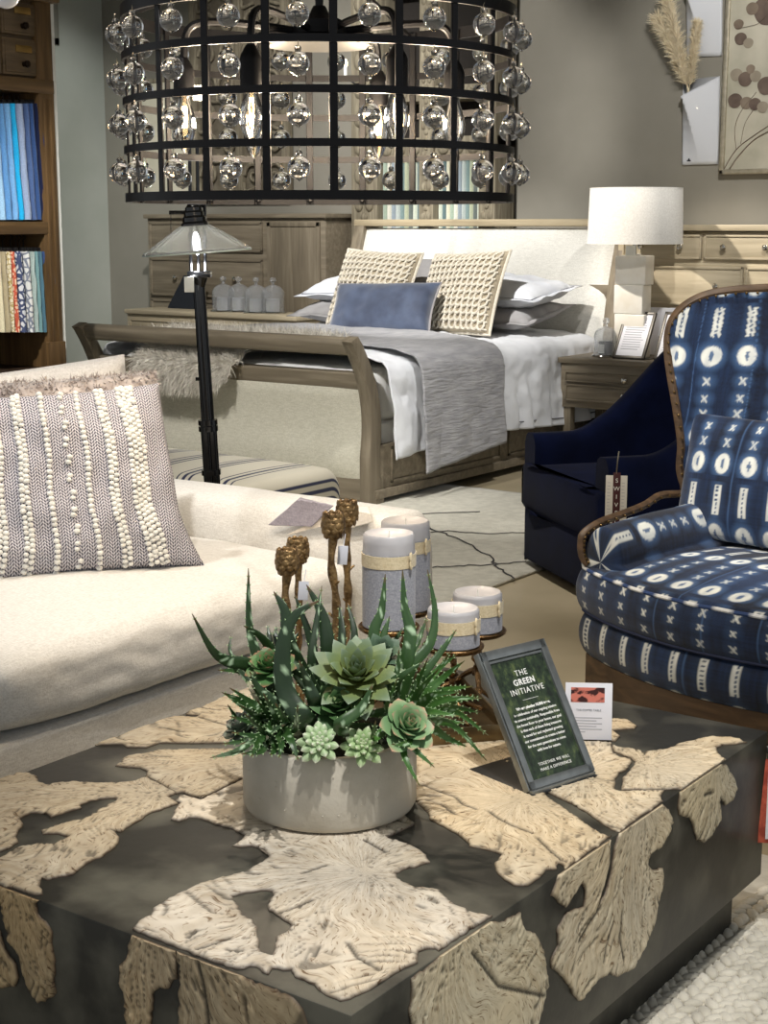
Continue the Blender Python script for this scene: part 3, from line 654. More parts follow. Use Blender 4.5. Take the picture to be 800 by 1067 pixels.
# ============================================================ WALL DECOR
m_gold=M('champagne gilt',(168,160,140),(190,182,162),rough=.35,metal=.55,scale=30,coat=.2)
pa=atY(752,182,YW); 
ar=thing('framed_botanical_print','gilt framed print of brown translucent leaves on stems at the right','picture',(pa.x,YW-.02,pa.z))
W_,H_=.95,1.25; b=.028; bm=BM()
for lo,hi in (((0,-.03,0),(W_,.02,b)),((0,-.03,H_-b),(W_,.02,H_)),((0,-.03,0),(b,.02,H_)),((W_-b,-.03,0),(W_,.02,H_))): box(bm,lo,hi,.005)
obj('frame',bm,m_gold,ar)
bm=BM(); box(bm,(b*.7,-.012,b*.7),(W_-b*.7,.0,H_-b*.7)); cv=obj('canvas',bm,M('parchment ground',(160,156,138),(196,190,172),rough=.7,scale=3,detail=5),ar)
def A_(x,y): p=atY(560+x/3.333,y/3.333,YW-.034); return p.x-pa.x,p.z-pa.z
m_lf=[M('print leaf brown',(112,98,84),(138,124,108),rough=.7,scale=9),M('print leaf dark',(84,70,62),(116,100,88),rough=.7,scale=9),M('print leaf pale',(138,128,112),(158,148,130),rough=.7,scale=9)]
bm=BM(); LV=[(800,35,52,1),(745,30,22,0),(698,85,18,0),(705,135,22,1),(732,150,18,2),(690,260,22,2),(722,275,26,1),(757,265,20,2),(795,298,32,1),(740,240,16,0),(686,350,26,1),(725,358,22,0),(755,362,22,1),(782,372,20,2),(840,330,30,0),(850,250,34,2),(870,120,40,0),(900,380,30,1)]
for i,(x,y,r,mi) in enumerate(LV):
    X_,Z_=A_(x,y); R_=r/3.333*5.6e-3; t=bmesh.new(); vs=[t.verts.new((X_+R_*math.cos(a)*(1+.05*math.sin(3*a)),-.0135-.0003*i,Z_+R_*math.sin(a)*.95)) for a in [k*2*PI/28 for k in range(28)]]; t.faces.new(vs[::-1]); merge(bm,t,mi)
for pts,r in (([(640,600),(690,520),(760,465),(860,400)],3.2),([(665,590),(700,540),(760,480),(860,430)],4.5),([(690,520),(685,450),(705,390),(760,320)],1.8),([(705,500),(720,430),(750,380)],1.6),([(690,100),(760,85),(790,60)],1.5)):
    P_=[(A_(x,y)[0],-.0155,A_(x,y)[1]) for x,y in pts]; tube(bm,smoothpath(P_),r*.0022,6,flat=.25)
obj('printed_leaves',bm,None,cv,mats=m_lf)
m_cer=M('white ceramic',(206,208,212),rough=.3,coat=.3)
def wallvase(pxs,label):
    (tl_,tr_,br_,bl_)=[atY(x,y,YW-.03) for x,y in pxs]
    t=thing('wall_vase',label,'vase',(bl_.x,YW,bl_.z)); bm=BM(); V=lambda p,y: bm.verts.new((p[0],y,p[1]))
    w=br_.x-bl_.x; h=tl_.z-bl_.z; B0,B1=(bl_.x,bl_.z),(br_.x,br_.z); T0,T1=(tl_.x,tl_.z),(tr_.x,tr_.z)
    n=6
    def fr(u,v): # front face: left plane and right plane meeting in a slanted fold
        x=B0[0]*(1-u)*(1-v)+B1[0]*u*(1-v)+T0[0]*(1-u)*v+T1[0]*u*v; z=B0[1]*(1-u)*(1-v)+B1[1]*u*(1-v)+T0[1]*(1-u)*v+T1[1]*u*v
        f=.5-.38*v  # fold position
        d=.085*v*(u/f if u<f else (1-u)/(1-f)) ; z-= .10*v*v*w/.2*(1-abs(u-f)/(max(f,1-f)))*.9
        return Vector((x,YW-.012-d,z))
    surf(bm,fr,24,20); 
    bk=[(B0[0],B0[1]),(B1[0],B1[1]),(T1[0],T1[1]),(T0[0],T0[1])]
    vs=[V(p,YW-.002) for p in bk]; bm.faces.new(vs)
    vs2=[V(p,YW-.012) for p in bk]
    for i in (0,1,3): bm.faces.new((vs[i],vs[(i+1)%4],vs2[(i+1)%4],vs2[i]))
    o=obj('body',bm,m_cer,t,True,angle=12); o.modifiers.new('S','SOLIDIFY').thickness=.004
    bm=BM(); c_=Vector((B0[0]+w*.2,YW-.03,B0[1]+.05*h)); box(bm,(c_.x-.012,YW-.0175,c_.z-.004),(c_.x+.012,YW-.0145,c_.z+.004),.001); ball(bm,(c_.x,YW-.016,c_.z+.008),.006,2,(1,.3,1)); obj('maker_mark',bm,m_char,t,True)
    return t
wallvase([(710,83),(748,79),(746,171),(709,172)],'lower white folded ceramic wall vase holding pampas plumes')
wallvase([(713,-28),(751,-32),(750,58),(714,59)],'upper white folded ceramic wall vase cut by the top of the photo')
m_pam=M('pampas straw',(214,198,162),(238,226,198),rough=.95,scale=40,sheen=.4)
for i,(tip,mid,lb) in enumerate((((695,1),(704,40),'tallest pampas plume in the lower wall vase'),((686,22),(703,55),'left leaning pampas plume in the lower wall vase'),((726,26),(723,55),'right pampas plume in the lower wall vase'))):
    B_=atY(716+i,92,YW-.05); P_=smoothpath([B_-Vector((0,0,.15)),B_,atY(mid[0],mid[1],YW-.09),atY(tip[0],tip[1],YW-.10)],8)
    t=thing('pampas_plume',lb,'dried grass',P_[0],0,'pampas plumes in the wall vase'); bm=BM(); tube(bm,P_,.0025,5); obj('stem',bm,m_pam,t,True)
    bm=BM(); roots=[]; L=len(P_); 
    for k in range(2600):
        f=.36+.64*random.random()**.8; j=min(int(f*(L-1)),L-2); p=P_[j].lerp(P_[j+1],f*(L-1)-j); dr=(P_[j+1]-P_[j]).normalized()
        roots.append((p,(dr*1.5+Vector((random.gauss(0,.6),random.gauss(0,.45),random.gauss(0,.35)))).normalized()))
    strands(bm,roots,.085 if i<2 else .055,.006,.45,.15); obj('plume',bm,m_pam,t,True,smooth=False)
# carved screen
m_carv=wood('weathered carved wood',(104,96,80),(146,138,118),(124,116,98),axis=2,scale=6,rough=.8,bump=.5)
Ys=YW-.05
a=atY(203,208,Ys); b=atY(303,208,Ys); zt_=atY(250,-40,Ys).z
cs=thing('carved_wall_panel','weathered wooden panel of carved scrolls on the wall behind the chandelier','panel',(a.x,Ys,a.z))
W_=b.x-a.x; H_=zt_-a.z; bm=BM(); f_=.06
for lo,hi in (((0,-.03,0),(W_,.03,f_)),((0,-.03,H_-f_),(W_,.03,H_)),((0,-.03,0),(f_,.03,H_)),((W_-f_,-.03,0),(W_,.03,H_)),((W_/2-.03,-.03,0),(W_/2+.03,.03,H_))): box(bm,lo,hi,.006)
obj('frame',bm,m_carv,cs)
bm=BM(); box(bm,(.03,.02,.03),(W_-.03,.035,H_-.03)); obj('backing',bm,M('panel ground',(96,88,74),(120,112,96),rough=.9,scale=12),cs)
bm=BM(); cw=(W_-3*f_)/4; 
for i in range(4):
    x=f_+(cw/2+i*cw)+(f_ if i>1 else 0); z=f_+cw*.6; r=0
    while z<H_-f_-cw*.4:
        sg=1 if (i+r)%2 else -1
        pts=[]
        for k in range(22):
            a_=k/21*2.6*PI; q=cw*.48*(1-k/23); pts.append((x+sg*q*math.cos(a_),-.005,z+q*math.sin(a_)*1.05))
        tube(bm,pts,[.017*(1-.5*k/21) for k in range(22)],6)
        pts=[(x-sg*cw*.1,-.004,z-cw*.5),(x+sg*cw*.45,-.004,z-cw*.62),(x+sg*cw*.5,-.004,z-cw*.3)]; tube(bm,smoothpath(pts,4),.012,6)
        z+=cw*1.15; r+=1
obj('scroll_carving',bm,m_carv,cs)
# pale canvas left of it
a=atY(134,140,YW); b=atY(200,140,YW); z0=atY(150,205,YW).z; z1=atY(150,84,YW).z
bm=BM(); pc=thing('pale_wall_board','pale cream board leaning on the wall behind the chandelier, left of the carvings','board',(a.x,YW-.03,z0))
box(bm,(0,0,0),(b.x-a.x,.02,z1-z0),.003); obj('board',bm,M('cream lacquer',(186,180,160),(200,194,174),rough=.5,scale=3),pc)
bm=BM()
for z_ in (0,(z1-z0)*.42,(z1-z0)*.97): box(bm,(-.01,-.012,z_),(b.x-a.x+.01,.0,z_+.03),.003)
obj('battens',bm,m_carv,pc)
# carved armoire with fabric samples
Ya=YW-.28
xs=[atY(x,230,Ya).x for x in (366,393,436,451,498,515)]
am=thing('carved_shelf_unit','tall carved wooden shelf unit behind the headboard holding hanging fabrics','shelf',((xs[0]+xs[-1])/2,Ya,0))
zt_=2.95; zmid=atY(440,158,Ya).z; zm2=atY(440,100,Ya).z
for xa_,xb_ in ((xs[0],xs[1]),(xs[2],xs[3]),(xs[4],xs[5])):
    bm=BM(); box(bm,(xa_,Ya,0),(xb_,Ya+.25,zt_),.005); z=1.3; wv=(xb_-xa_)
    while z<zt_-.05:
        for sg in (-1,1): ball(bm,((xa_+xb_)/2+sg*wv*.2,Ya,z),wv*.17,2,(1,.6,1.5))
        ball(bm,((xa_+xb_)/2,Ya,z+wv*.45),wv*.14,2,(1,.7,1)); z+=wv*.85
    obj('carved_post',bm,m_carv,am,True)
for za,zb in ((zmid-.05,zmid+.09),(zm2-.03,zm2+.06),(zt_-.12,zt_)):
    bm=BM(); box(bm,(xs[0],Ya+.02,za),(xs[5],Ya+.24,zb),.004); x=xs[0]+.05
    while x<xs[5]-.03: ball(bm,(x,Ya+.02,(za+zb)/2),(zb-za)*.32,2,(1,.5,1)); x+=(zb-za)*.8
    obj('carved_rail',bm,m_carv,am,True)
bm=BM(); box(bm,(xs[0],Ya+.235,0),(xs[5],Ya+.25,zt_)); obj('back',bm,MATS['bookcase interior black brown'],am,True)
gcol=[(150,165,150),(190,196,180),(120,140,140),(206,204,190),(90,110,112),(170,176,150),(140,150,158),(200,196,176),(96,104,100),(176,184,180)]
for j,(xa_,xb_) in enumerate(((xs[1]+.01,xs[2]-.01),(xs[3]+.01,xs[4]-.01))):
    n=9 if j==0 else 11; wv=(xb_-xa_)/n; z1=zmid-.06
    bm=BM(); cyl(bm,(xa_-.01,Ya+.1,z1+.005),(xb_+.01,Ya+.1,z1+.005),.006,8); obj('hanging_rail',bm,m_blk,am,True)
    for k in range(n):
        bm=BM(); x=xa_+wv*(k+.5); g=surf(bm,lambda u,v:Vector((x+math.cos(u*2*PI)*wv*.46*(1+.25*v)+.02*v*nz(k,j),Ya+.1+math.sin(u*2*PI)*.07,z1-v*.62)),12,8,cu=True)
        bm.faces.new([q[-1] for q in g]); bm.faces.new([q[0] for q in g][::-1])
        o=obj('fabric_swatch',bm,sm('wall %d'%((k*3+j)%10),gcol[(k*3+j)%10])); origin_to(o,(x,Ya+.1,z1-.3)); tag(o,'pale green grey fabric sample hanging in the carved shelf unit behind the headboard','fabric swatch','fabric samples in the carved shelf unit')
# ============================================================ CHANDELIER
m_iron=M('blackened bronze',(26,25,26),rough=.42,metal=.6,spec=.5)
cc=atD(334,200,3.2); CX,CY=cc.x,cc.y; RC=.39
def zfront(y): 
    p=atD(334,y,3.2-RC); return p.z
zr=[zfront(y) for y in (203,148,92,39)]; zr.append(zr[3]+(zr[3]-zr[2])*.97)
ch=thing('drum_chandelier','round black metal cage chandelier hung with clear glass balls','chandelier',(CX,CY,zr[0]))
base_ang=math.atan2(-CY,-CX)
for i,z in enumerate(zr):
    h=.0085 if i==0 else (.012 if i==4 else .007)
    bm=BM(); lathe(bm,[(RC-.003,z-h),(RC+.003,z-h),(RC+.003,z+h),(RC-.003,z+h),(RC-.003,z-h)],(CX,CY,0),96); obj('ring',bm,m_iron,ch,True)
for k in range(20):
    a=base_ang+math.radians(3.6+18*k); bm=BM()
    t=bmesh.new(); box(t,(-.0025,-.0075,zr[0]-.008),(.0025,.0075,zr[4]+.007),.001,1); merge(bm,t,0,Matrix.Translation((CX+(RC-.005)*math.cos(a),CY+(RC-.005)*math.sin(a),0))@Matrix.Rotation(a,4,'Z')); 
    for z in zr[:1]: ball(bm,(CX+(RC-.008)*math.cos(a),CY+(RC-.008)*math.sin(a),z),.006,2)
    obj('upright_bar',bm,m_iron,ch,True)
m_wire=M('fine wire',(150,140,120),rough=.3,metal=1)
bm=BM(); R_=.0208
lathe(bm,[(0,-R_-.003),(.003,-R_-.001)]+[(R_*math.sin(a),-R_*math.cos(a)) for a in [.2+k*(2.72)/12 for k in range(13)]]+[(.0055,R_+.001),(.0062,R_+.006),(.004,R_+.009),(0,R_+.0095)],seg=20)
tube(bm,smoothpath([(0,0,R_+.008),(.002,0,R_+.013),(0,0,R_+.018)],3),.0007,4,mat=1)
b0=obj('glass_ball',bm,m_glass,ch,mats=[m_wire]); first=True
for i in range(4):
    for k in range(20):
        a=base_ang+math.radians(3.6+18*k+9); z=zr[i+1]-.007-R_-.0175
        o=b0 if first else b0.copy()
        if not first: COL.objects.link(o); o.parent=ch
        first=False; o.location=((RC+.014)*math.cos(a),(RC+.014)*math.sin(a),z-zr[0]); o.rotation_euler=(0,0,random.random()*6)
# hub, arms, sockets, bulbs
zh=zr[3]+.055
bm=BM(); lathe(bm,[(0,zh+.05),(.012,zh+.05),(.02,zh+.035),(.05,zh+.02),(.055,zh-.005),(.02,zh-.02),(.012,zh-.025),(0,zh-.025)],(CX,CY,0),28); cyl(bm,(CX,CY,zh+.04),(CX,CY,zh+.16),.008); obj('hub',bm,m_iron,ch,True)
bm=BM(); lathe(bm,[(0,zh-.03),(.105,zh-.028),(.11,zh-.022),(.1,zh-.018),(0,zh-.018)],(CX,CY,0),40); obj('canopy_disc',bm,M('grey enamel',(62,60,56),rough=.35),ch,True)
bm=BM(); cyl(bm,(CX,CY,zh+.15),(CX,CY,CEIL-.03),.006); 
for k in range(3):
    a=base_ang+k*2*PI/3+.5; tube(bm,[(CX,CY,zh+.16),(CX+RC*math.cos(a),CY+RC*math.sin(a),zr[4])],.004,6)
lathe(bm,[(0,CEIL-.001),(.07,CEIL-.001),(.07,CEIL-.02),(.02,CEIL-.035),(0,CEIL-.035)],(CX,CY,0),24); obj('hanging_rod',bm,m_iron,ch,True)
RS=.272; m_fil=emit('glowing filament',(255,214,150),220); m_bulb=glass('bulb glass'); zsk=(zh-.06,zh-.125)
for k in range(6):
    a=base_ang+math.radians(-28+60*k); ca,sa=math.cos(a),math.sin(a)
    P_=smoothpath([(CX+.03*ca,CY+.03*sa,zh),(CX+.12*ca,CY+.12*sa,zh+.012),(CX+.22*ca,CY+.22*sa,zh+.018),(CX+.262*ca,CY+.262*sa,zh+.0),(CX+RS*ca,CY+RS*sa,zsk[0]+.0)],6)
    bm=BM(); tube(bm,P_,.0075,8); ar_=obj('arm',bm,m_iron,ch,True)
    bm=BM(); lathe(bm,[(0,zsk[0]+.01),(.009,zsk[0]+.008),(.019,zsk[0]-.01),(.021,zsk[0]-.018),(.021,zsk[1]),(.0,zsk[1])],(CX+RS*ca,CY+RS*sa,0),20); obj('socket',bm,m_iron,ar_,True)
    bm=BM(); pr=[(.009,0),(.012,-.012),(.02,-.035),(.0235,-.055),(.021,-.075),(.012,-.098),(.004,-.112),(0,-.114)]
    lathe(bm,[(r,z+zsk[1]) for r,z in pr]+[(max(r-.0012,0),z+zsk[1]+(.0012 if i>3 else 0)) for i,(r,z) in list(enumerate(pr))[::-1]],(CX+RS*ca,CY+RS*sa,0),20); obj('bulb',bm,m_bulb,ar_,True)
    bm=BM(); 
    for s in (-1,1): tube(bm,[(CX+RS*ca+s*.003,CY+RS*sa,zsk[1]-.02),(CX+RS*ca+s*.005,CY+RS*sa,zsk[1]-.04),(CX+RS*ca+s*.003,CY+RS*sa,zsk[1]-.062)],.0032 if k in (1,3,5) else .0016,6)
    obj('filament',bm,m_fil,ar_,True)
    if k!=3:
        pass
    l=bpy.data.lights.new('bulb_glow','POINT'); l.energy=4.5; l.color=(1,.82,.6); l.shadow_soft_size=.015; lo_=bpy.data.objects.new('bulb_glow',l); COL.objects.link(lo_); lo_.location=(CX+(RS-.045)*ca,CY+(RS-.045)*sa,zsk[1]-.05)
bm=BM(); a=base_ang-math.radians(100); box(bm,(-.002,-.012,0),(.002,.012,.03),.0005); bm.transform(Matrix.Translation((CX+.25*math.cos(a),CY+.25*math.sin(a),zsk[0]-.07))@Matrix.Rotation(base_ang,4,'Z')); obj('paper_tag',bm,m_white,ch,True)
# small lamp globe at the top left corner
g=atD(6,-6,2.6); gl=thing('pendant_globe','white glass globe just showing at the top left corner','lamp',(g.x,g.y,g.z))
bm=BM(); ball(bm,(0,0,0),.022,3); obj('globe',bm,M('opal glass',(236,236,240),rough=.25),gl)
bm=BM(); cyl(bm,(0,0,.018),(0,0,CEIL-g.z),.003,8); obj('cord',bm,m_blk,gl)
# distant candle chandelier
g=atY(384,64,6.6); dc=thing('candle_chandelier','small distant candle chandelier seen through the round cage chandelier','chandelier',(g.x,g.y,g.z))
m_fl=emit('candle flame bulb',(255,214,160),40)
bm=BM(); cyl(bm,(0,0,.02),(0,0,CEIL-g.z),.004,8); lathe(bm,[(0,-.1),(.02,-.08),(.03,-.04),(.012,0),(.02,.05),(0,.08)],seg=16); obj('stem',bm,m_iron,dc)
for k in range(2):
    s=-1 if k==0 else 1; w_=.15
    bm=BM(); tube(bm,smoothpath([(0,0,-.06),(s*w_*.5,0,-.11),(s*w_,0,-.06)],6),.005,6); a_=obj('arm',bm,m_iron,dc)
    bm=BM(); cyl(bm,(s*w_,0,-.065),(s*w_,0,-.02),.009,12); obj('candle_sleeve',bm,m_white,a_)
    bm=BM(); ball(bm,(s*w_,0,.0),.010,2,(1,1,2.2)); obj('flame_bulb',bm,m_fl,a_)
# ============================================================ FLOOR LAMP
DL=4.88
def fl(x,y,D=DL): return atD(x,y,D)
top=fl(207,290); bot=fl(221.5,515); dirv=(top-bot).normalized(); foot=bot-dirv*(bot.z/dirv.z)
ft=thing('floor_lamp','black standing floor lamp with ribbed glass shade behind the sofa arm','lamp',(foot.x,foot.y,0))
def along(z): return bot+dirv*((z-bot.z)/dirv.z)
m_ebon=M('gloss black metal',(14,14,15),rough=.22,metal=.3,coat=.5)
bm=BM(); lathe(bm,[(0,0),(.15,0),(.15,.012),(.13,.022),(.03,.035),(.028,.08),(0,.08)],(foot.x,foot.y,0),40); obj('base',bm,m_ebon,ft,True)
zj=fl(217,440).z
for dx,nm in ((0,'lower_pole'),):
    bm=BM()
    for k in range(3):
        a=k*2*PI/3+.4; o_=Vector((math.cos(a),math.sin(a),0))*.012
        tube(bm,[along(.03)+o_,along(zj)+o_],.016,10)
    for z in (zj,zj-.02,fl(220,492).z,.2): tube(bm,[along(z-.008),along(z+.008)],.031,16)
    obj(nm,bm,m_ebon,ft,True)
bm=BM(); tube(bm,[along(zj-.02),along(top.z)],.016,12)
for s in (-1,1): tube(bm,[along(zj-.01)+cR*.013*s,along(top.z)+cR*.011*s],.008,8)
tube(bm,[along(fl(214,395).z)-cR*.016,along(fl(214,395).z)-cR*.03],.006,8); obj('upper_pole',bm,m_ebon,ft,True)
# bracket
bz=fl(208,285).z; bc_=fl(208,285); bm=BM()
t=bmesh.new(); box(t,(-.036,-.03,-.012),(.036,.03,.008),.003); merge(bm,t,0,Matrix.Translation(bc_)@Matrix.Rotation(YAW,4,'Z'))
tube(bm,[bc_,bc_-Vector((0,0,.05))],[.03,.012],12); obj('bracket',bm,m_ebon,ft,True)
ztop_=fl(205,150).z
for px_ in (199,207,214):
    bm=BM(); p=fl(px_,283); q=fl(px_-1.5,150); tube(bm,[p,q],.0055,8); obj('rod',bm,m_ebon,ft,True)
bm=BM(); s0=fl(201,212,DL-.03); s1=fl(203,235,DL-.03); 
lathe(bm,[(0,.075),(.014,.075),(.02,.06),(.026,.055),(.026,.045),(.031,.04),(.031,.03),(.037,.024),(.037,.012),(.043,.006),(.043,-.004),(0,-.006)],seg=24); 
ax=Matrix.Translation(s1)@Matrix.Rotation(YAW,4,'Z')@Matrix.Rotation(math.radians(-4),4,'Y'); bm.transform(ax); obj('socket',bm,m_ebon,ft,True)
bm=BM(); tube(bm,[fl(203,222,DL-.03),fl(207,218,DL),fl(212,210,DL)],.008,8); cyl(bm,fl(176,221.5,DL-.02),fl(194,221.5,DL-.02),.006,8); cyl(bm,fl(178,222,DL-.02),fl(178,262,DL-.05),.0012,5); obj('switch_arm',bm,m_ebon,ft,True)
# ribbed shade
bm=BM(); rs=.167; hh=.083
def sh(u,v):
    a=u*2*PI; rib=.0022*abs(math.cos(a*12)); r=.036+(rs-.036)*v; r=r+.0*v; return Vector((r*math.cos(a),r*math.sin(a),-hh*v**1.08+rib))
surf(bm,sh,192,10,cu=True); bm.transform(ax); o=obj('glass_shade',bm,M('pressed glass',(238,238,232),rough=.12,trans=.82,ior=1.2,spec=.9),ft,True,angle=80); o.modifiers.new('S','SOLIDIFY').thickness=.003
bm=BM(); tube(bm,[(rs*math.cos(k*2*PI/48),rs*math.sin(k*2*PI/48),-hh) for k in range(48)],.0025,6,closed=True); bm.transform(ax); obj('shade_rim',bm,M('shade rim glass',(190,200,190),rough=.2),ft,True)
bm=BM(); ball(bm,(0,0,-.055),.011,3,(1,1,3.2)); bm.transform(ax); obj('bulb',bm,emit('cool bulb',(235,240,255),9),ft,True)
bm=BM(); c=fl(197,296,DL-.06); t=bmesh.new(); box(t,(-.015,-.001,-.025),(.015,.001,.022),.001); merge(bm,t,0,Matrix.Translation(c)@Matrix.Rotation(YAW,4,'Z')); tube(bm,[c+Vector((0,0,.02)),bc_],.0008,4); obj('paper_tag',bm,m_white,ft,True)
l=bpy.data.lights.new('lamp_glow','POINT'); l.energy=1.5; l.color=(.95,.97,1); l.shadow_soft_size=.02; lo_=bpy.data.objects.new('lamp_glow',l); COL.objects.link(lo_); lo_.location=s1-Vector((0,0,.13))
# ============================================================ OTTOMAN
OX0,OX1,OY0,OY1,OZ=-4.75,-3.45,3.98,4.50,.455
ot=thing('striped_ottoman','cream upholstered ottoman with navy stripes behind the sofa','ottoman',((OX0+OX1)/2,(OY0+OY1)/2,0))
def fold(d,L0,L1,drop,r):
    """walk down one side, across, down the other; returns coord, drop"""
    q=r*PI/2; tot=2*(drop-r)+2*q+(L1-L0-2*r); s=d*tot
    if s<drop-r: return L0,drop-s,s-drop
    s-=drop-r
    if s<q: a=s/r; return L0+r-r*math.cos(a),r-r*math.sin(a),s-q+r*0
    s-=q
    if s<L1-L0-2*r: return L0+r+s,0,0
    s-=L1-L0-2*r
    if s<q: a=s/r; return L1-r+r*math.sin(a),r-r*math.cos(a),s
    s-=q; return L1,r+s,s+q
bm=BM(); info=[]
def OP(u,v):
    x,dx,_=fold(u,OX0,OX1,.36,.045); y,dy,_=fold(v,OY0,OY1,.36,.05); z=max(.09,OZ-dx-dy+.022*math.sin(PI*(x-OX0)/(OX1-OX0))**.5*math.sin(PI*(y-OY0)/(OY1-OY0))**.5)
    s=x+(dx if x>(OX0+OX1)/2 else -dx)*.9; info.append(s); return Vector((x,y,z))
surf(bm,OP,520,90); o=obj('upholstery',bm,vcol('striped canvas',.9,.4,500,.2,.2),ot,True)
base=np.array(lin((196,190,172))); navy=np.array(lin((34,40,70))); s=np.array(info); col=np.tile(base,(len(s),1))
for c0 in [-3.385-.195*k for k in range(8)]:
    for j,wd in ((-1,.0035),(0,.005),(1,.0035)): col[np.abs(s-(c0+j*.030))<wd*1.45]=navy
setcol(o,col)
for x in (OX0+.04,OX1-.09):
    for y in (OY0+.04,OY1-.09): bm=BM(); box(bm,(x,y,0),(x+.05,y+.05,.1),.004); obj('leg',bm,m_dkw,ot,True)
# ============================================================ RUG UNDER BED
m_rug=M('ivory wool rug',(176,172,156),(196,192,176),rough=.95,scale=26,bump=.5,bscale=120,sheen=.4)
RX1=-2.96; bm=BM()
surf(bm,lambda u,v:Vector((-7.4+(RX1+7.4)*u,3.6+v*3.0,.016+.003*nz(u*40,v*30))),60,60)
rg=obj('wool_rug',bm,m_rug); rg.modifiers.new('S','SOLIDIFY').thickness=.012; origin_to(rg,(-5,5,0)); tag(rg,'ivory wool rug with thin black broken lines under the bed','rug')
m_rl=M('black rug line',(72,71,70),rough=.95)
bm=BM()
def rl(*p):
    P_=[atz(x,y,.02) for x,y in p]; Q=[]
    for a,b in zip(P_,P_[1:]):
        for k in range(6): q=a.lerp(b,k/6); Q.append(q+Vector((random.gauss(0,.006),random.gauss(0,.006),0)))
    Q.append(P_[-1]); tube(bm,Q,.0040,5,flat=.5)
rl((430,540),(454,553),(480,562),(513,582),(520,592),(536,603)); rl((432,556),(466,553),(505,556),(547,555)); rl((438,592),(470,590),(512,588),(548,585)); rl((432,570),(436,582),(440,600),(446,612)); rl((390,612),(440,612)); rl((420,536),(500,533))
l_=obj('line_pattern',bm,m_rl,rg,True)
# ============================================================ SOFA
m_sofa=weave('oatmeal sofa linen',(204,201,195),(226,224,219),sc=420,bump=.5)
SX0,SX1=-3.42,-2.25; SYA,SYB=3.02,3.27
so=thing('sofa','oatmeal linen sofa with loose seat cushions and a low rounded arm at left','sofa',((SX0+SX1)/2,2.2,0))
bm=BM(); box(bm,(SX0,.3,.06),(SX1-.02,SYB-.01,.355),.02,3); obj('base',bm,m_sofa,so,True)
bm=BM()
def AP(u,v):
    a=u*2*PI; c_,s_=math.cos(a),math.sin(a); e=.45
    y=(SYA+SYB)/2+math.copysign(abs(c_)**e,c_)*(SYB-SYA)/2*(1+.04*nz(v*6,u*3)); z=.345+math.copysign(abs(s_)**e,s_)*(.285)+.006*nz(v*5,a)
    return Vector((SX0+(SX1+.03-SX0)*v,y,z))
g=surf(bm,AP,48,30,cu=True)
cp=[]
for k,f in ((1,.985),(2,.93),(3,.8)):
    cp.append([bm.verts.new((SX1+.03+.012*k*(1 if k<3 else .9),(SYA+SYB)/2+(r[-1].co.y-(SYA+SYB)/2)*f,.345+(r[-1].co.z-.345)*f)) for r in g])
rings=[[r[-1] for r in g]]+cp
for a,b in zip(rings,rings[1:]):
    for i in range(48): bm.faces.new((a[i],b[i],b[(i+1)%48],a[(i+1)%48]))
bm.faces.new(rings[-1]); bm.faces.new([r[0] for r in g][::-1]); bmesh.ops.recalc_face_normals(bm,faces=bm.faces[:])
obj('arm',bm,m_sofa,so,True,angle=60)
bm=BM(); box(bm,(SX0-.02,.3,.2),(SX0+.22,SYB-.02,.66),.06,4); obj('back',bm,m_sofa,so,True)
def softbox(x0,x1,y0,y1,z0,z1,crown,r,seed):
    bm=BM(); xm,ym,zm=(x0+x1)/2,(y0+y1)/2,(z0+z1)/2; hx,hy,hz=(x1-x0)/2,(y1-y0)/2,(z1-z0)/2
    def P(u,v):
        a=u*2*PI; c_,s_=math.cos(a),math.sin(a); b=2*v-1; e=(1-abs(b)**14)**.5 if abs(b)<1 else 0
        # even spacing round a squarish loop
        A=math.copysign(min(1,abs(c_)*1.42)**1,c_) if abs(s_)>.704 else math.copysign(1,c_); B=math.copysign(min(1,abs(s_)*1.42),s_) if abs(c_)>.704 else math.copysign(1,s_)
        q=(abs(A)**8+abs(B)**5)**(1/8) if (A or B) else 1; A/=q; B/=q
        k=crown*(1-A*A)*(1-b*b)*(B>0); n_=.007*nz(xm+A*2+seed,b*3,B)+.003*nz(A*7,b*9+seed,B*3)
        return Vector((xm+A*(hx+n_)*(.93+.07*e),ym+b*hy,zm+B*(hz*(.75+.25*e)+n_*.6)+k))
    g=surf(bm,P,120,90,cu=True); bm.faces.new([r_[-1] for r_ in g]); bm.faces.new([r_[0] for r_ in g][::-1]); bmesh.ops.recalc_face_normals(bm,faces=bm.faces[:]); return bm
def softbox_(x0,x1,y0,y1,z0,z1,crown,r,seed):
    bm=BM()
    def P(u,v,top):
        a,b=2*u-1,2*v-1; ex=1-abs(a)**7; ey=1-abs(b)**7; e=max(0,ex*ey)**.4
        x=(x0+x1)/2+a*(x1-x0)/2; y=(y0+y1)/2+b*(y1-y0)/2
        inset=r*(1-e)*0; zc=(z0+z1)/2; hz=(z1-z0)/2
        k=crown*(1-a*a)*(1-b*b)+.006*nz(x*5+seed,y*5)+.003*nz(x*14,y*14,seed)
        return Vector((x,y,zc+(hz*e+k*(e>0.2)) if top else zc-hz*e))
    surf(bm,lambda u,v:P(u,v,True),50,60); surf(bm,lambda u,v:P(u,v,False),50,60,flip=True); bmesh.ops.remove_doubles(bm,verts=bm.verts[:],dist=1e-5); return bm
for y0,y1,sd in ((1.87,3.01,1),(.6,1.86,2)):
    bm=softbox(SX0+.2,SX1,y0,y1,.355,.525,.035,.04,sd); sc=obj('seat_cushion',bm,m_sofa,so,True,angle=70)
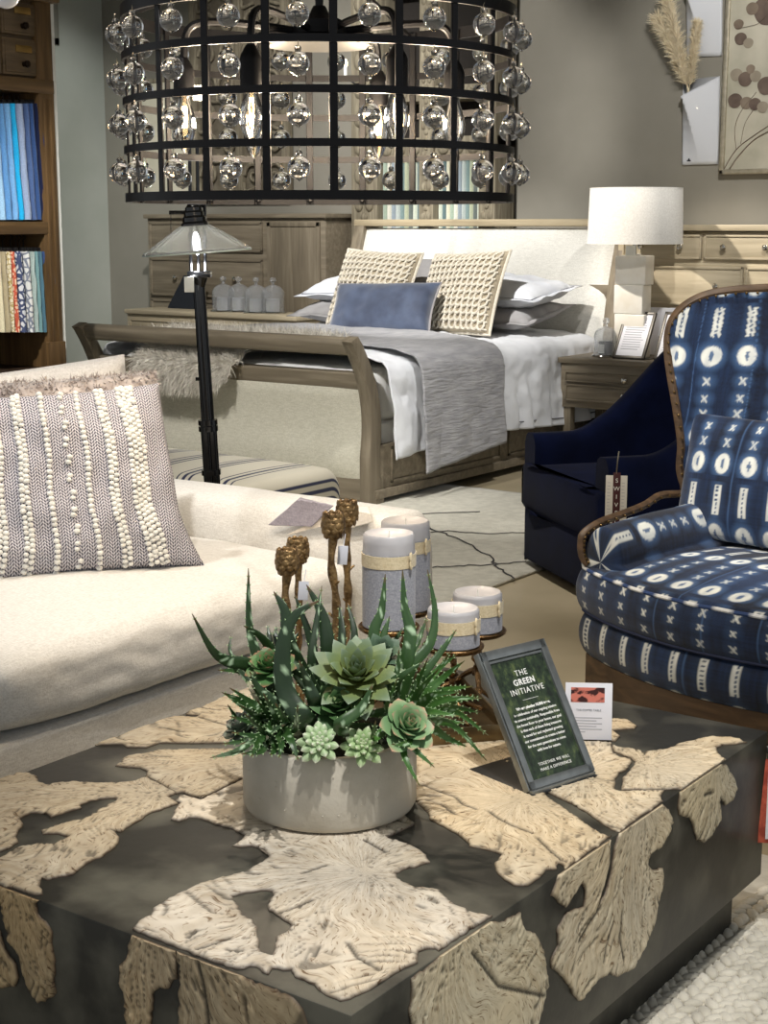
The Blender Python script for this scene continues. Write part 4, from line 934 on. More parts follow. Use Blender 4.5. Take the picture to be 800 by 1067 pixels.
# fabric samples on the arm
def sheet(name,corners,z,mat,label,lay=1,seed=0):
    P_=[atz(x,y,z) for x,y in corners]; bm=BM()
    def f(u,v):
        a=[corners[0][i]*(1-u)+corners[1][i]*u for i in (0,1)]; b=[corners[3][i]*(1-u)+corners[2][i]*u for i in (0,1)]; c=[a[i]*(1-v)+b[i]*v for i in (0,1)]
        p=atz(c[0],c[1],z)
        if p.y<SYA-.004: p=atY(c[0],c[1],SYA-.004-.3*(z-.64))
        return p+Vector((0,0,.002*nz(u*3+seed,v*3)))
    surf(bm,f,24,24); o=obj(name,bm,mat); o.modifiers.new('S','SOLIDIFY').thickness=.003; origin_to(o,P_[0].lerp(P_[2],.5)); return tag(o,label,'fabric swatch','fabric samples on the sofa arm')
m_s1=weave('mauve grey sample',(140,134,144),(164,158,168),sc=300); m_s2=weave('cream sample',(206,194,178),(226,216,202),sc=300); m_s3=weave('ivory sample',(216,208,196),(234,228,218),sc=300); m_hem=M('pink beige stitched hem',(186,150,130),rough=.9)
sheet('fabric_sample',[(298,558),(345,546),(385,528),(340,536)],.640,m_s2,'cream fabric sample lying under the mauve one on the sofa arm',seed=2)
sheet('fabric_sample',[(338,558),(388,544),(384,527),(350,530)],.646,m_s3,'ivory fabric sample with pink stitched hem, rightmost on the sofa arm',seed=4)
sheet('fabric_sample',[(279,547),(324,549),(347,527),(313,518)],.655,m_s1,'mauve grey fabric sample, leftmost on the sofa arm',seed=1)
# ============================================================ SOFA PILLOWS
def herring():
    m,n,l,b=newmat('black and white herringbone'); tc=n.new('ShaderNodeTexCoord'); sx=n.new('ShaderNodeSeparateXYZ'); l.new(tc.outputs['Object'],sx.inputs[0])
    def mth(op,a,b_=None):
        k=n.new('ShaderNodeMath'); k.operation=op
        for i,v in enumerate((a,b_)):
            if v is None: continue
            if isinstance(v,(int,float)): k.inputs[i].default_value=v
            else: l.new(v,k.inputs[i])
        return k.outputs[0]
    X,Z=sx.outputs['X'],sx.outputs['Z']
    tri=mth('PINGPONG',X,.012); d=mth('ADD',Z,mth('MULTIPLY',tri,.9)); s1=mth('SINE',mth('MULTIPLY',d,2*PI/.0075)); s2=mth('SINE',mth('MULTIPLY',X,2*PI/.006))
    s=mth('ADD',s1,mth('MULTIPLY',s2,.8)); r=n.new('ShaderNodeValToRGB'); r.color_ramp.elements[0].position=.0; r.color_ramp.elements[1].position=.75; r.color_ramp.elements[0].color=lin((70,68,80)); r.color_ramp.elements[1].color=lin((208,204,210))
    l.new(mth('ADD',mth('MULTIPLY',s,.45),.45),r.inputs['Fac']); l.new(r.outputs['Color'],b.inputs['Base Color']); b.inputs['Roughness'].default_value=.95
    bp=n.new('ShaderNodeBump'); bp.inputs['Strength'].default_value=.5; bp.inputs['Distance'].default_value=.002; l.new(s,bp.inputs['Height']); l.new(bp.outputs['Normal'],b.inputs['Normal']); return m
m_bob=M('cream wool bobble',(216,214,207),(232,230,224),rough=.95,scale=90,bump=.4,bscale=300,sheen=.3)
pb=Vector((-2.625,2.415,.535)); 
o,P=pillow('bobble_cushion','large herringbone cushion with columns of cream wool bobbles on the sofa','cushion',pb,(-20,-2,55),.54,.455,.17,herring(),seed=1,pinch=.05,n=40,flare=.22,wr=.010)
bm=BM(); 
def bob(x,zf,r=.0068):
    u=.5+x/.54; q=P(min(.985,max(.015,u)),min(.985,max(.015,zf)),-1); ball(bm,q+Vector((random.gauss(0,.0007),-.003,random.gauss(0,.0007))),r*random.uniform(.88,1.12),2,(1.05,.9,.9))
rows=36
for x0_,n_ in ((-.175,4),(-.105,2),(-.045,1),(.045,1),(.105,2),(.172,4)):
    for j in range(n_):
        for r in range(rows): bob(x0_+(j-(n_-1)/2)*.0115+.003*math.sin(r*.35),(r+.5*(j%2)+.3)/rows)
for r in range(11):
    for q_ in (0,1): bob(.002*(-1)**r+.004*q_,(r*3.3+1+q_)/rows)
k_=obj('bobbles',bm,m_bob,o); k_['kind']='stuff'
def furpillow(label,loc,rot,w,h,t,seed):
    m_=M('brown grey faux fur',(140,128,122),(200,190,184),rough=.95,scale=28,sheen=.4,lo=.3,hi=.7)
    o,P=pillow('fur_cushion',label,'cushion',loc,rot,w,h,t,m_,seed=seed,pinch=.03)
    roots=[]
    for k in range(9000):
        u=random.random(); v=1-random.random()**1.3; s=random.choice((-1,1)); p=P(u,v,s); e=.01
        du=P(min(1,u+e),v,s)-P(max(0,u-e),v,s); dv=P(u,min(1,v+e),s)-P(u,max(0,v-e),s); n=du.cross(dv)*(1 if s<0 else -1)
        if n.length<1e-9: continue
        n.normalize(); roots.append((p,n))
    bm=BM(); strands(bm,roots,.015,.0042,.5,.5); obj('fur',bm,m_,o,smooth=False)
f0=atD(58,440,3.72)
furpillow('brown grey faux fur cushion behind the bobble cushion',(f0.x,f0.y,.54),(-14,-2,54),.56,.455,.17,3)
o,P=pillow('linen_cushion','plain ivory cushion behind the fur cushion on the sofa','cushion',(atD(20,420,3.98).x,atD(20,420,3.98).y,.53),(-10,-6,54),.66,.46,.16,weave('ivory cushion linen',(200,194,186),(220,215,208),sc=300),seed=6,pinch=.03)
# ============================================================ SWIVEL CHAIR
m_navy=M('deep navy velvet',(5,11,34),(8,16,44),rough=.9,scale=10,bump=.12,bscale=300,sheen=.04,spec=.08)
FM=Vector((-2.76,4.97,0)); fw=Vector((-.61,-.79,0)).normalized(); yawc=math.atan2(-fw.x,fw.y)+PI  # local -y is forward
yawc=math.atan2(fw.y,fw.x)+PI/2
sw=thing('swivel_chair','dark navy velvet barrel swivel chair between the nightstand and the indigo chair','armchair',(FM.x,FM.y,0),yawc)
WH=.39; DP=.80
def Uplan(t,off=0):   # t 0..1 from the far arm front round the back to the near arm front (local coordinates)
    L=DP-WH; A=PI*WH; tot=2*L+A; s=t*tot; r=WH-off
    if s<L: return (1,0,-r,s,s/L*0)[2:4]
    if s<L+A: a=(s-L)/WH; return (-r*math.cos(a),L+r*math.sin(a))
    return (r,L-(s-L-A))
def zt(t):
    d=1-abs(2*t-1)           # 0 front, 1 back
    f=min(1,max(0,(d-.16)/.62)); f=f*f*(3-2*f); return .545+.46*f
bm=BM(); NT=90
cs_=lambda k:k
def SP(u,v):
    # section: outer bottom -> outer top -> inner top -> inner bottom
    z1=zt(u); th=.105; pr=[(0,.03),(0,z1*.5),(0,z1-.04),(.012,z1-.012),(.03,z1),(th-.03,z1),(th-.012,z1-.012),(th,z1-.04),(th,.6*z1+.1),(th,.25),(th,.1)]
    k=v*(len(pr)-1); i=min(int(k),len(pr)-2); f=k-i; off=pr[i][0]*(1-f)+pr[i+1][0]*f; z=pr[i][1]*(1-f)+pr[i+1][1]*f
    flare=.05*max(0,z-.5)
    x,y=Uplan(u,off); cx,cy=0,DP-WH; d=1-abs(2*u-1); return Vector((x*(1-.03*(z<.3)),y+flare*(d>.3)*1.2,z))
g=surf(bm,SP,NT,20); bm.faces.new(g[0][::-1]); bm.faces.new(g[-1]); bmesh.ops.recalc_face_normals(bm,faces=bm.faces[:])
obj('shell',bm,m_navy,sw,angle=50)
bm=BM(); W_=WH-.10
pl=[(-W_,.0),(-WH,-.005),(-WH+.004,-.006),(-WH*.93,-.022),(WH*.93,-.022),(WH-.004,-.006),(WH,-.005),(W_,.0),(W_,DP-WH)]+[(W_*math.cos(a),DP-WH+W_*math.sin(a)) for a in [k*PI/10 for k in range(1,10)]]+[(-W_,DP-WH)]
prism(bm,pl,.24,.43,bev=.03); obj('seat_cushion',bm,m_navy,sw)
bm=BM(); prism(bm,[(x*.99,y+.012) for x,y in pl],.04,.262,bev=.01); obj('seat_base',bm,m_navy,sw)
bm=BM(); lathe(bm,[(0,0),(.27,0),(.27,.03),(0,.035)],(0,DP/2,0),32); obj('swivel_plinth',bm,m_blk,sw)
c=atD(642,522,5.02); tgt=thing('hang_tag','white and dark red hang tag with the word swivel on the navy chair arm','tag',c)
mx=Matrix.Rotation(YAW-.15,4,'Z'); bm=BM(); box(bm,(-.036,-.002,-.075),(.034,.0,.085),.0008); bm.transform(mx); obj('card',bm,M('tag ivory',(206,202,192),rough=.6),tgt)
bm=BM(); box(bm,(-.012,-.004,-.085),(.012,-.0022,.095),.0005); bm.transform(mx); cd=obj('red_band',bm,M('tag oxblood',(62,22,26),rough=.6),tgt)
bm=BM()
for s in (-1,1):
    for k in range(11): box(bm,(s*.023-.007,-.0026,.06-k*.011),(s*.023+.004*random.random(),-.0021,.0615-k*.011))
bm.transform(mx); obj('print',bm,m_ink,tgt)
for i,chh in enumerate('SWIVEL'):
    text('lettering',chh,.02,m_white,tgt,mx@Matrix.Translation((0,-.0045,.068-i*.027))@Matrix.Rotation(PI/2,4,'X'))
bm=BM(); tube(bm,smoothpath([(-.002,-.002,.09),(.0,-.006,.13),(.004,.0,.165)],4),.0022,6); bm.transform(mx); obj('cord',bm,m_wire,tgt)
# ============================================================ COFFEE TABLE
TX0,TX1,TY0,TY1,TZ=-1.98,-1.022,1.35,2.642,.42
m_conc=M('charcoal polished concrete',(40,39,34),(84,82,72),rough=.42,scale=6,detail=12,bump=.12,bscale=45,spec=.4,lo=.42,hi=.6,bdist=.003)
ct_=thing('coffee_table','dark grey block coffee table inlaid with pale bleached root wood slices','table',((TX0+TX1)/2,(TY0+TY1)/2,0))
bm=BM(); box(bm,(TX0,TY0,.135),(TX1,TY1,TZ),.0025,2); obj('block',bm,m_conc,ct_,True)
bm=BM(); box(bm,(TX0+.05,TY0+.05,0),(TX1-.055,TY1-.0005,.135),.001,1); obj('plinth',bm,m_conc,ct_,True)
def rootmat():
    m,n,l,b=newmat('bleached root wood'); a=n.new('ShaderNodeVertexColor'); a.layer_name='Col'
    tc=n.new('ShaderNodeTexCoord'); sp=n.new('ShaderNodeSeparateXYZ'); l.new(tc.outputs['Object'],sp.inputs[0])
    def mth(op,x,y=None):
        k=n.new('ShaderNodeMath'); k.operation=op
        for i,v in enumerate((x,y)):
            if v is None: continue
            if isinstance(v,(int,float)): k.inputs[i].default_value=v
            else: l.new(v,k.inputs[i])
        return k.outputs[0]
    X,Y_=sp.outputs['X'],sp.outputs['Y']
    wn=n.new('ShaderNodeTexNoise'); wn.inputs['Scale'].default_value=5; l.new(tc.outputs['Object'],wn.inputs['Vector'])
    ang=mth('ADD',mth('ARCTAN2',Y_,X),mth('MULTIPLY',wn.outputs['Fac'],1.5)); rad=mth('SQRT',mth('ADD',mth('MULTIPLY',X,X),mth('MULTIPLY',Y_,Y_)))
    def pn(fa,fr,det=4):
        c=n.new('ShaderNodeCombineXYZ'); l.new(mth('MULTIPLY',ang,fa),c.inputs[0]); l.new(mth('MULTIPLY',rad,fr),c.inputs[1]); t=n.new('ShaderNodeTexNoise'); t.inputs['Scale'].default_value=1; t.inputs['Detail'].default_value=det; l.new(c.outputs[0],t.inputs['Vector']); return t.outputs['Fac']
    g1=pn(16,12,8); g2=pn(55,60,5)
    r=n.new('ShaderNodeValToRGB'); e=r.color_ramp.elements; e[0].position=.30; e[1].position=.62; e[0].color=lin((214,204,190)); e[1].color=lin((255,254,252)); l.new(g1,r.inputs['Fac'])
    mx=n.new('ShaderNodeMix'); mx.data_type='RGBA'; mx.blend_type='MULTIPLY'; mx.inputs['Factor'].default_value=.85; l.new(a.outputs['Color'],mx.inputs['A']); l.new(r.outputs['Color'],mx.inputs['B'])
    r2=n.new('ShaderNodeValToRGB'); e2=r2.color_ramp.elements; e2[0].position=.32; e2[1].position=.43; e2[0].color=lin((150,128,104)); e2[1].color=lin((255,255,255)); l.new(g2,r2.inputs['Fac'])
    mx2=n.new('ShaderNodeMix'); mx2.data_type='RGBA'; mx2.blend_type='MULTIPLY'; mx2.inputs['Factor'].default_value=1; l.new(mx.outputs['Result'],mx2.inputs['A']); l.new(r2.outputs['Color'],mx2.inputs['B']); l.new(mx2.outputs['Result'],b.inputs['Base Color']); b.inputs['Roughness'].default_value=.55; b.inputs['Specular IOR Level'].default_value=.35
    bp=n.new('ShaderNodeBump'); bp.inputs['Strength'].default_value=.4; bp.inputs['Distance'].default_value=.0018; l.new(mth('ADD',g1,mth('MULTIPLY',g2,.6)),bp.inputs['Height']); l.new(bp.outputs['Normal'],b.inputs['Normal']); return m
m_root=rootmat()
PLN={'top':(Vector((TX0,TY0,TZ)),Vector((1,0,0)),Vector((0,1,0)),TX1-TX0,TY1-TY0,lambda x,y:atz(x,y,TZ)),
     'front':(Vector((TX0,TY0,.135)),Vector((1,0,0)),Vector((0,0,1)),TX1-TX0,TZ-.135,lambda x,y:atY(x,y,TY0)),
     'side':(Vector((TX1,TY0,.135)),Vector((0,1,0)),Vector((0,0,1)),TY1-TY0,TZ-.135,lambda x,y:atX(x,y,TX1))}
LUM=(.3,.59,.11)
def roughen(poly,amp,W_,H_,seed):
    out=[]; n=len(poly)
    on=lambda p:p[0]<=1e-6 or p[1]<=1e-6 or p[0]>=W_-1e-6 or p[1]>=H_-1e-6
    for i in range(n):
        a,b=poly[i],poly[(i+1)%n]; L=math.hypot(b[0]-a[0],b[1]-a[1]); k=max(1,int(L/.0065)); both=(on(a) and on(b))
        for j in range(k):
            f=j/k; x=a[0]+(b[0]-a[0])*f; y=a[1]+(b[1]-a[1])*f
            if not both and j>0 or (j==0 and not on(a)):
                d=amp*(nz(x*60,y*60,seed)*.8+nz(x*170,y*170,seed+5)*1.2); nx,ny=-(b[1]-a[1])/max(L,1e-6),(b[0]-a[0])/max(L,1e-6); x+=nx*d; y+=ny*d
            out.append((min(max(x,0),W_),min(max(y,0),H_)))
    res=[out[0]]
    for p in out[1:]:
        if math.hypot(p[0]-res[-1][0],p[1]-res[-1][1])>.0008: res.append(p)
    return res
def inlay(face,off,sc,poly,hub,holes=(),seed=0,rough_=1.0,tone=(214,200,172),label=None,cracks=()):
    O,U_,V_,W_,H_,back=PLN[face]
    def cv(p,o=off,s=sc):
        q=back(o[0]+p[0]/s,o[1]+p[1]/s)-O; return (min(max(q.dot(U_),0),W_),min(max(q.dot(V_),0),H_))
    loops=[roughen([cv(p) for p in poly],.0022*rough_,W_,H_,seed)]+[roughen([cv(p) for p in h],.0022,W_,H_,seed+3) for h in holes]
    hu=cv(hub) if True else None
    q=back(off[0]+hub[0]/sc,off[1]+hub[1]/sc)-O; hu=(q.dot(U_),q.dot(V_))
    crk=[np.array([cv(p) for p in c]) for c in cracks]
    segs=[]; verts=[]; edges=[]; 
    for lp in loops:
        b0=len(verts); verts+=lp; edges+=[(b0+i,b0+(i+1)%len(lp)) for i in range(len(lp))]
        for i in range(len(lp)): segs.append((lp[i],lp[(i+1)%len(lp)]))
    oe_=lambda p:p[0]<1e-5 or p[1]<1e-5 or p[0]>W_-1e-5 or p[1]>H_-1e-5
    S=np.array([s_ for s_ in segs if not (oe_(s_[0]) and oe_(s_[1]))] or segs)
    def dist(pts,S):
        a=S[:,0];d=S[:,1]-S[:,0]; L2=(d*d).sum(1)+1e-12; out=np.empty(len(pts))
        for i0 in range(0,len(pts),2000):
            p=pts[i0:i0+2000][:,None,:]-a[None]; t=np.clip((p*d).sum(2)/L2,0,1); r=p-t[...,None]*d; out[i0:i0+2000]=np.sqrt((r*r).sum(2)).min(1)
        return out
    def inside(pts):
        c=np.zeros(len(pts),bool)
        for a,b in segs:
            m_=((a[1]>pts[:,1])!=(b[1]>pts[:,1])); xx=(b[0]-a[0])*(pts[:,1]-a[1])/((b[1]-a[1]) if b[1]!=a[1] else 1e-9)+a[0]; c^=m_&(pts[:,0]<xx)
        return c
    g=.0040; A=np.array(loops[0]); xs=np.arange(A[:,0].min(),A[:,0].max(),g); ys=np.arange(A[:,1].min(),A[:,1].max(),g)
    gx,gy=np.meshgrid(xs,ys); gx=gx+(np.arange(len(ys))%2)[:,None]*g/2; P=np.stack([gx.ravel(),gy.ravel()],1)
    P=P[inside(P)]; dd=dist(P,np.array(segs)); P=P[dd>g*.45]
    allv=[Vector(v) for v in verts]+[Vector(p) for p in P]
    vo,ed,fa,ov,oe,of=delaunay_2d_cdt(allv,edges,[],0,1e-6)
    V=np.array([[v[0],v[1]] for v in vo]); C=V[np.array([[f[0],f[1],f[2]] for f in fa])].mean(1); keep=inside(C)
    D=dist(V,S)
    CR=None
    if crk:
        cs=np.array([(c[i],c[i+1]) for c in crk for i in range(len(c)-1)]); CR=dist(V,cs)
    bm=BM(); cols=[]; top=[]; tn=np.array(lin(tone)[:3])
    onedge=lambda x,y: x<1e-4 or y<1e-4 or x>W_-1e-4 or y>H_-1e-4
    for i,(x,y) in enumerate(V):
        dx,dy=x-hu[0],y-hu[1]; r=math.hypot(dx,dy); a=math.atan2(dy,dx)+.9*nz(x*5.5,y*5.5,seed)
        fr=min(1,max(0,1-D[i]/.085)); 
        wx=.02*nz(x*22,y*22,seed+30); a2=a+wx*6; rg=nz(a2*30,r*30+wx*40,seed)*.8+.8*nz(a2*75,r*90,seed+2)
        h=.0040*min(1,.55+D[i]/.003)
        h+=rg*.0019*fr*rough_*(.35+.65*max(0,nz(x*11,y*11,seed+40)*2+.5))
        c=tn*(1+.16*nz(x*9,y*9,seed+9)+.16*nz(a2*18,r*8,seed)+.10*nz(x*40,y*40,seed+4))
        warm=nz(x*6,y*6,seed+20); c=c*np.array([1+.05*warm,1,1-.10*warm])
        pit=nz(a*34,r*26,seed+7)
        if pit>.27 and fr>.15: k=min(1,(pit-.27)*8)*min(1,fr*2); h-=.0022*k; c=c*(1-.62*k)
        if rg<-.45: c=c*(1-.35*min(1,(-.45-rg)*3)*fr)
        if CR is not None and CR[i]<.0045: k=1-CR[i]/.0045; h-=.0032*min(1,k*1.6); c=c*(1-.85*min(1,k*1.5))
        if D[i]<.0045 and not onedge(x,y): k=1-D[i]/.0045; c=c*(1-.75*k)+np.array(lin((60,42,30))[:3])*.6*k  # dark rim: burnt wood edge, with the shadow of the gap painted in
        elif D[i]<.012 and not onedge(x,y): c=c*(1-.16*(1-D[i]/.012))
        top.append(bm.verts.new((x-hu[0],y-hu[1],max(.0004,h)))); cols.append((*c,1))
    for f,k in zip(fa,keep):
        if k: 
            try: bm.faces.new([top[i] for i in f])
            except ValueError: pass
    for v in top:
        if not v.link_faces: pass
    bm.verts.ensure_lookup_table(); 
    # skirt
    be=[e for e in bm.edges if len(e.link_faces)==1]; mp={}
    dark=(*lin((60,44,32))[:3],1)
    for e in be:
        vs=[]
        for v in e.verts:
            if v not in mp: mp[v]=bm.verts.new((v.co.x,v.co.y,-.0005)); cols.append(dark)
            vs.append(mp[v])
        l0=e.link_loops[0]; a,b=l0.vert,l0.link_loop_next.vert; bm.faces.new((b,a,mp[a],mp[b]))
    cols_=np.array(cols); lo=[v for v in bm.verts if not v.link_faces]; bad=set(v.index for v in lo)
    bm.verts.index_update(); idx=[i for i,v in enumerate(bm.verts) if v.link_faces]
    for v in lo: bm.verts.remove(v)
    o=obj('root_wood_inlay',bm,m_root,ct_,smooth=True,angle=75,label=label); setcol(o,cols_[idx])
    N=U_.cross(V_); base=O+U_*hu[0]+V_*hu[1]+N*.0003-ct_.location
    o.matrix_local=Matrix(((U_.x,V_.x,N.x,base.x),(U_.y,V_.y,N.y,base.y),(U_.z,V_.z,N.z,base.z),(0,0,0,1)))
    return o
WARMT=(176,165,144)
inlay('top',(0,780),4,[(-700,700),(-700,125),(-60,125),(0,115),(60,98),(120,105),(150,118),(160,140),(190,155),(300,142),(400,147),(490,148),(560,140),(605,122),(660,150),(735,190),(700,205),(745,232),(700,248),(620,275),(580,305),(500,352),(462,342),(500,375),(480,415),(430,450),(360,485),(300,530),(250,538),(200,552),(172,545),(165,570),(178,612),(150,612),(100,600),(0,570),(-60,552),(-40,480),(0,460),(80,415),(150,405),(230,400),(270,385),(285,372),(240,360),(180,360),(172,345),(240,325),(330,300),(365,290),(420,255),(480,225),(487,212),(440,212),(380,222),(335,238),(340,252),(290,265),(210,290),(195,275),(130,272),(100,285),(80,295),(100,325),(75,350),(65,375),(75,395),(40,420),(0,432),(-300,470),(-400,620)],(640,200),seed=1,tone=WARMT,label='branching pale root slice at the left of the table top',
      cracks=[])
inlay('top',(100,700),4,[(-10,308),(110,306),(130,318),(210,320),(265,300),(400,302),(540,300),(800,290),(900,100),(700,40),(545,100),(490,120),(440,150),(375,172),(375,182),(430,185),(415,195),(330,188),(250,180),(150,215),(60,255)],(800,230),seed=2,tone=WARMT,rough_=.5,cracks=[[(262,238),(300,243),(362,257)],[(430,195),(560,235)],[(375,172),(432,180)],[(460,160),(515,166)]],label='smooth root slice along the sofa side of the table top')
inlay('top',(100,700),4,[(205,440),(215,420),(185,405),(130,402),(80,395),(105,380),(110,365),(150,350),(210,345),(260,330),(400,327),(560,326),(620,334),(900,310),(900,400),(640,440),(605,450),(520,492),(440,532),(400,522),(360,506),(335,512),(270,473)],(700,380),seed=3,tone=WARMT,rough_=.5,cracks=[[(235,358),(312,362)]],label='smooth root slice behind the left of the planter')
T3=lambda x,y:(x+80,y+640)   # tile (120,860) expressed in tile (100,700)
T4=lambda x,y:(x+640,y+640)  # tile (260,860)
T7=lambda x,y:(x+1200,y+668) # tile (400,867)
big=[(350,512),(400,527),(440,537),(520,497),(605,456),(700,410),(900,420),(1240,560),(1330,640)]+[T4(570,55),T4(640,75),T4(700,100),T4(735,130),T4(750,158),T4(700,175),T4(650,185),T4(610,205),T4(620,230),T4(640,243),T4(690,262),T4(730,262),T4(790,275),T7(270,290),T7(310,315),T7(380,342),T7(440,356),T7(452,352),T7(225,500),T7(228,497),T7(215,490),T7(180,490),T7(145,502),T7(140,530)]+[T4(700,575),T4(640,600),T4(580,640),T4(520,675),T4(480,700),T4(420,728),T4(380,735),T4(340,720),T4(300,700),T4(270,670),T4(230,650),T4(190,635),T4(175,605)]+[T3(700,608),T3(655,600),T3(640,625),T3(615,615),T3(590,592),T3(560,590),T3(535,604),T3(500,602),T3(380,562),T3(260,512),T3(170,478),T3(70,436),T3(100,405),T3(145,380),T3(160,350),T3(200,325),T3(270,285),T3(350,250),T3(430,225),T3(520,205),T3(600,165),T3(640,140),T3(625,112),T3(590,95)]+[(720,772),(700,745),(650,730),(600,735),(565,728),(600,710),(620,685),(560,655),(500,640),(430,612),(390,612),(345,628),(315,620),(330,580),(350,548),(332,545)]
inlay('top',(100,700),4,big,T4(480,210),holes=[[T3(x,y) for x,y in [(485,300),(520,290),(610,275),(650,280),(660,300),(635,330),(640,360),(700,395),(730,420),(725,445),(670,470),(665,520),(655,550),(605,535),(600,490),(590,430),(570,400),(530,380),(510,345)]]],seed=4,tone=(200,191,175),cracks=[[T3(340,525),T3(400,508),T3(440,490),T3(480,480)],[T3(465,525),T3(520,535)],[T3(300,478),T3(340,448)],[T4(120,375),T4(190,350),T4(260,320)],[T4(220,208),T4(320,174)],[T4(410,500),T4(450,560),T4(540,610)],[T4(480,70),T4(570,120)],[T4(270,555),T4(290,515)],[(350,512),(400,527),(440,537)]],label='large pale burl slice with a hole, at the near corner of the table top')
I5=lambda x,y:(x,y); T6=lambda x,y:((560+x/3.3333-400)*4,(720+y/3.3333-740)*4)
inlay('top',(400,740),4,[(-300,250),(-250,60),(0,0),(250,30),(480,60),(620,190),(690,310)]+[T6(25,365),T6(60,390),T6(130,437),T6(200,487),T6(245,512),T6(258,505),(775,650),(757,668),(750,655),(725,640),(720,665),(680,670),(650,700),(600,735),(540,735),(500,710),(460,670),(465,640),(490,605),(450,590),(400,580),(360,570),(320,530),(250,490),(190,460),(180,430),(130,378),(0,350)],(560,380),seed=5,tone=(200,186,160),cracks=[[(160,318),(230,345),(300,370),(330,400),(385,420)],[(170,380),(240,400),(300,442)],[(440,430),(480,460),(540,490),(620,520)],[(640,540),(690,590),(750,640)],[(140,385),(185,430)]],label='pale root slice under the framed sign with a rippled lobe')
inlay('top',(560,720),3.3333,[(32,355),(120,395),(190,440),(255,485),(285,492),(300,480),(435,385),(425,368),(440,350),(290,352),(265,345),(270,310),(285,288),(310,273),(328,250),(322,237),(290,236),(262,215),(255,183),(170,178),(60,150),(0,170),(-40,320)],(150,300),seed=6,tone=(208,195,170),cracks=[[(240,470),(285,485)]],label='rippled root slice between the framed sign and the table edge')
inlay('top',(560,720),3.3333,[(324,236),(300,228),(262,212),(258,188),(285,200),(340,205),(370,215),(450,205),(480,190),(520,180),(600,160),(680,165),(725,180),(690,188),(640,190),(620,200),(628,222),(645,235),(655,240),(640,262),(505,345),(500,343),(430,346),(290,349),(297,300),(320,280),(340,250)],(380,270),seed=7,tone=(204,192,168),cracks=[[(360,205),(372,222)]],label='root slice reaching the far right edge of the table top')
inlay('top',(560,720),3.3333,[(60,90),(262,100),(310,102),(345,125),(335,134),(300,136),(262,140),(285,160),(270,178),(100,172),(0,140)],(100,120),seed=8,tone=(196,180,152),rough_=.5,label='small root slice behind the paper card')
T8=4.79
inlay('front',(0,900),T8,[(-10,90),(0,95),(190,152),(196,160),(180,195),(190,245),(230,290),(265,340),(265,420),(280,480),(275,660),(240,675),(195,690),(160,655),(135,600),(110,530),(100,460),(70,420),(40,370),(25,300),(10,200)],(80,60),seed=11,tone=(170,150,116),rough_=1.6,label='hanging root lobe at the left of the front face')
inlay('front',(0,900),T8,[(-200,250),(-60,280),(0,330),(30,420),(80,500),(100,570),(80,610),(0,620),(-200,600)],(-60,150),seed=12,tone=(170,150,116),rough_=1.3,label='root lobe cut by the left edge of the photo')
inlay('front',(120,860),4,[(72,425),(62,500),(50,552),(22,580),(20,650),(40,720),(50,850),(70,1100),(160,1100),(155,780),(165,690),(225,668),(262,640),(258,560),(252,505)],(160,350),seed=13,tone=(176,158,128),rough_=1.5,label='ragged root strip on the front face, left of the twin slice')
inlay('front',(120,860),4,[(257,500),(530,602),(570,648),(640,672),(710,705),(745,715),(785,765),(810,850),(800,1100),(270,1100),(268,780),(275,700),(268,620),(264,560)],(300,350),seed=14,tone=(170,154,126),rough_=1.6,cracks=[[(345,545),(370,640),(390,760),(400,900)]],label='broad root slice on the front face near the corner')
inlay('side',(400,867),4,[(228,500),(235,480),(440,356),(460,372),(500,370),(510,360),(560,335),(580,400),(630,425),(665,500),(680,640),(660,720),(640,800),(600,900),(560,1100),(130,1100),(120,820),(100,760),(110,680),(110,610),(160,575),(205,540),(215,530)],(270,380),seed=15,tone=(208,198,172),rough_=1.0,cracks=[[(360,500),(470,640),(660,680)]],label='fan shaped root slice on the right face nearest the corner')
S8=2.6667
inlay('side',(500,740),S8,[(233,432),(360,348),(357,420),(340,490),(322,545),(345,510),(362,450),(372,380),(385,335),(505,255),(520,275),(535,310),(520,350),(500,380),(470,400),(462,430),(480,445),(505,435),(508,480),(495,530),(480,600),(450,670),(425,715),(380,740),(355,735),(330,745),(300,780),(275,810),(255,790),(235,750),(195,715),(195,690),(215,650),(210,610),(240,560),(285,545),(290,500),(280,478),(235,547),(195,515),(215,450)],(440,250),seed=16,tone=(212,200,174),cracks=[[(390,560),(385,640),(395,690)],[(365,590),(345,660),(340,700)],[(330,545),(300,590),(270,640)]],label='long forked root slice hanging down the middle of the right face')
inlay('side',(500,740),S8,[(553,222),(665,142),(680,150),(700,180),(712,215),(700,250),(680,265),(665,245),(668,300),(640,350),(620,366),(600,360),(585,310),(580,300),(550,290),(548,260)],(650,130),seed=17,tone=(204,194,168),cracks=[[(620,235),(640,228)]],label='rounded burl lobe on the right face near the far end')
# price tag at the far right corner
k0=atX(798,775,TX1); pt=thing('price_tag','red and white price tags hanging from the far right corner of the table','tag',(TX1+.004,k0.y,k0.z-.008))
bm=BM(); lathe(bm,[(0,0),(.0095,0),(.0105,.004),(.009,.008),(0,.009)],seg=20); bm.transform(Matrix.Rotation(PI/2,4,'Y')); obj('hook_disc',bm,m_silver,pt)
mx=Matrix.Translation((.022,.0,-.018))@Matrix.Rotation(YAW,4,'Z')
bm=BM(); t=bmesh.new(); box(t,(-.024,.001,-.165),(.055,.002,0),.0003); merge(bm,t,0,mx@Matrix.Rotation(math.radians(3),4,'Y')); obj('red_card',bm,M('rust red print',(150,58,40),(196,92,66),rough=.45,scale=60),pt)
bm=BM(); box(bm,(-.019,-.003,-.155),(.065,-.002,-.004),.0003); bm.transform(mx); wc=obj('white_card',bm,M('tag white',(226,226,228),rough=.5),pt)
bm=BM()
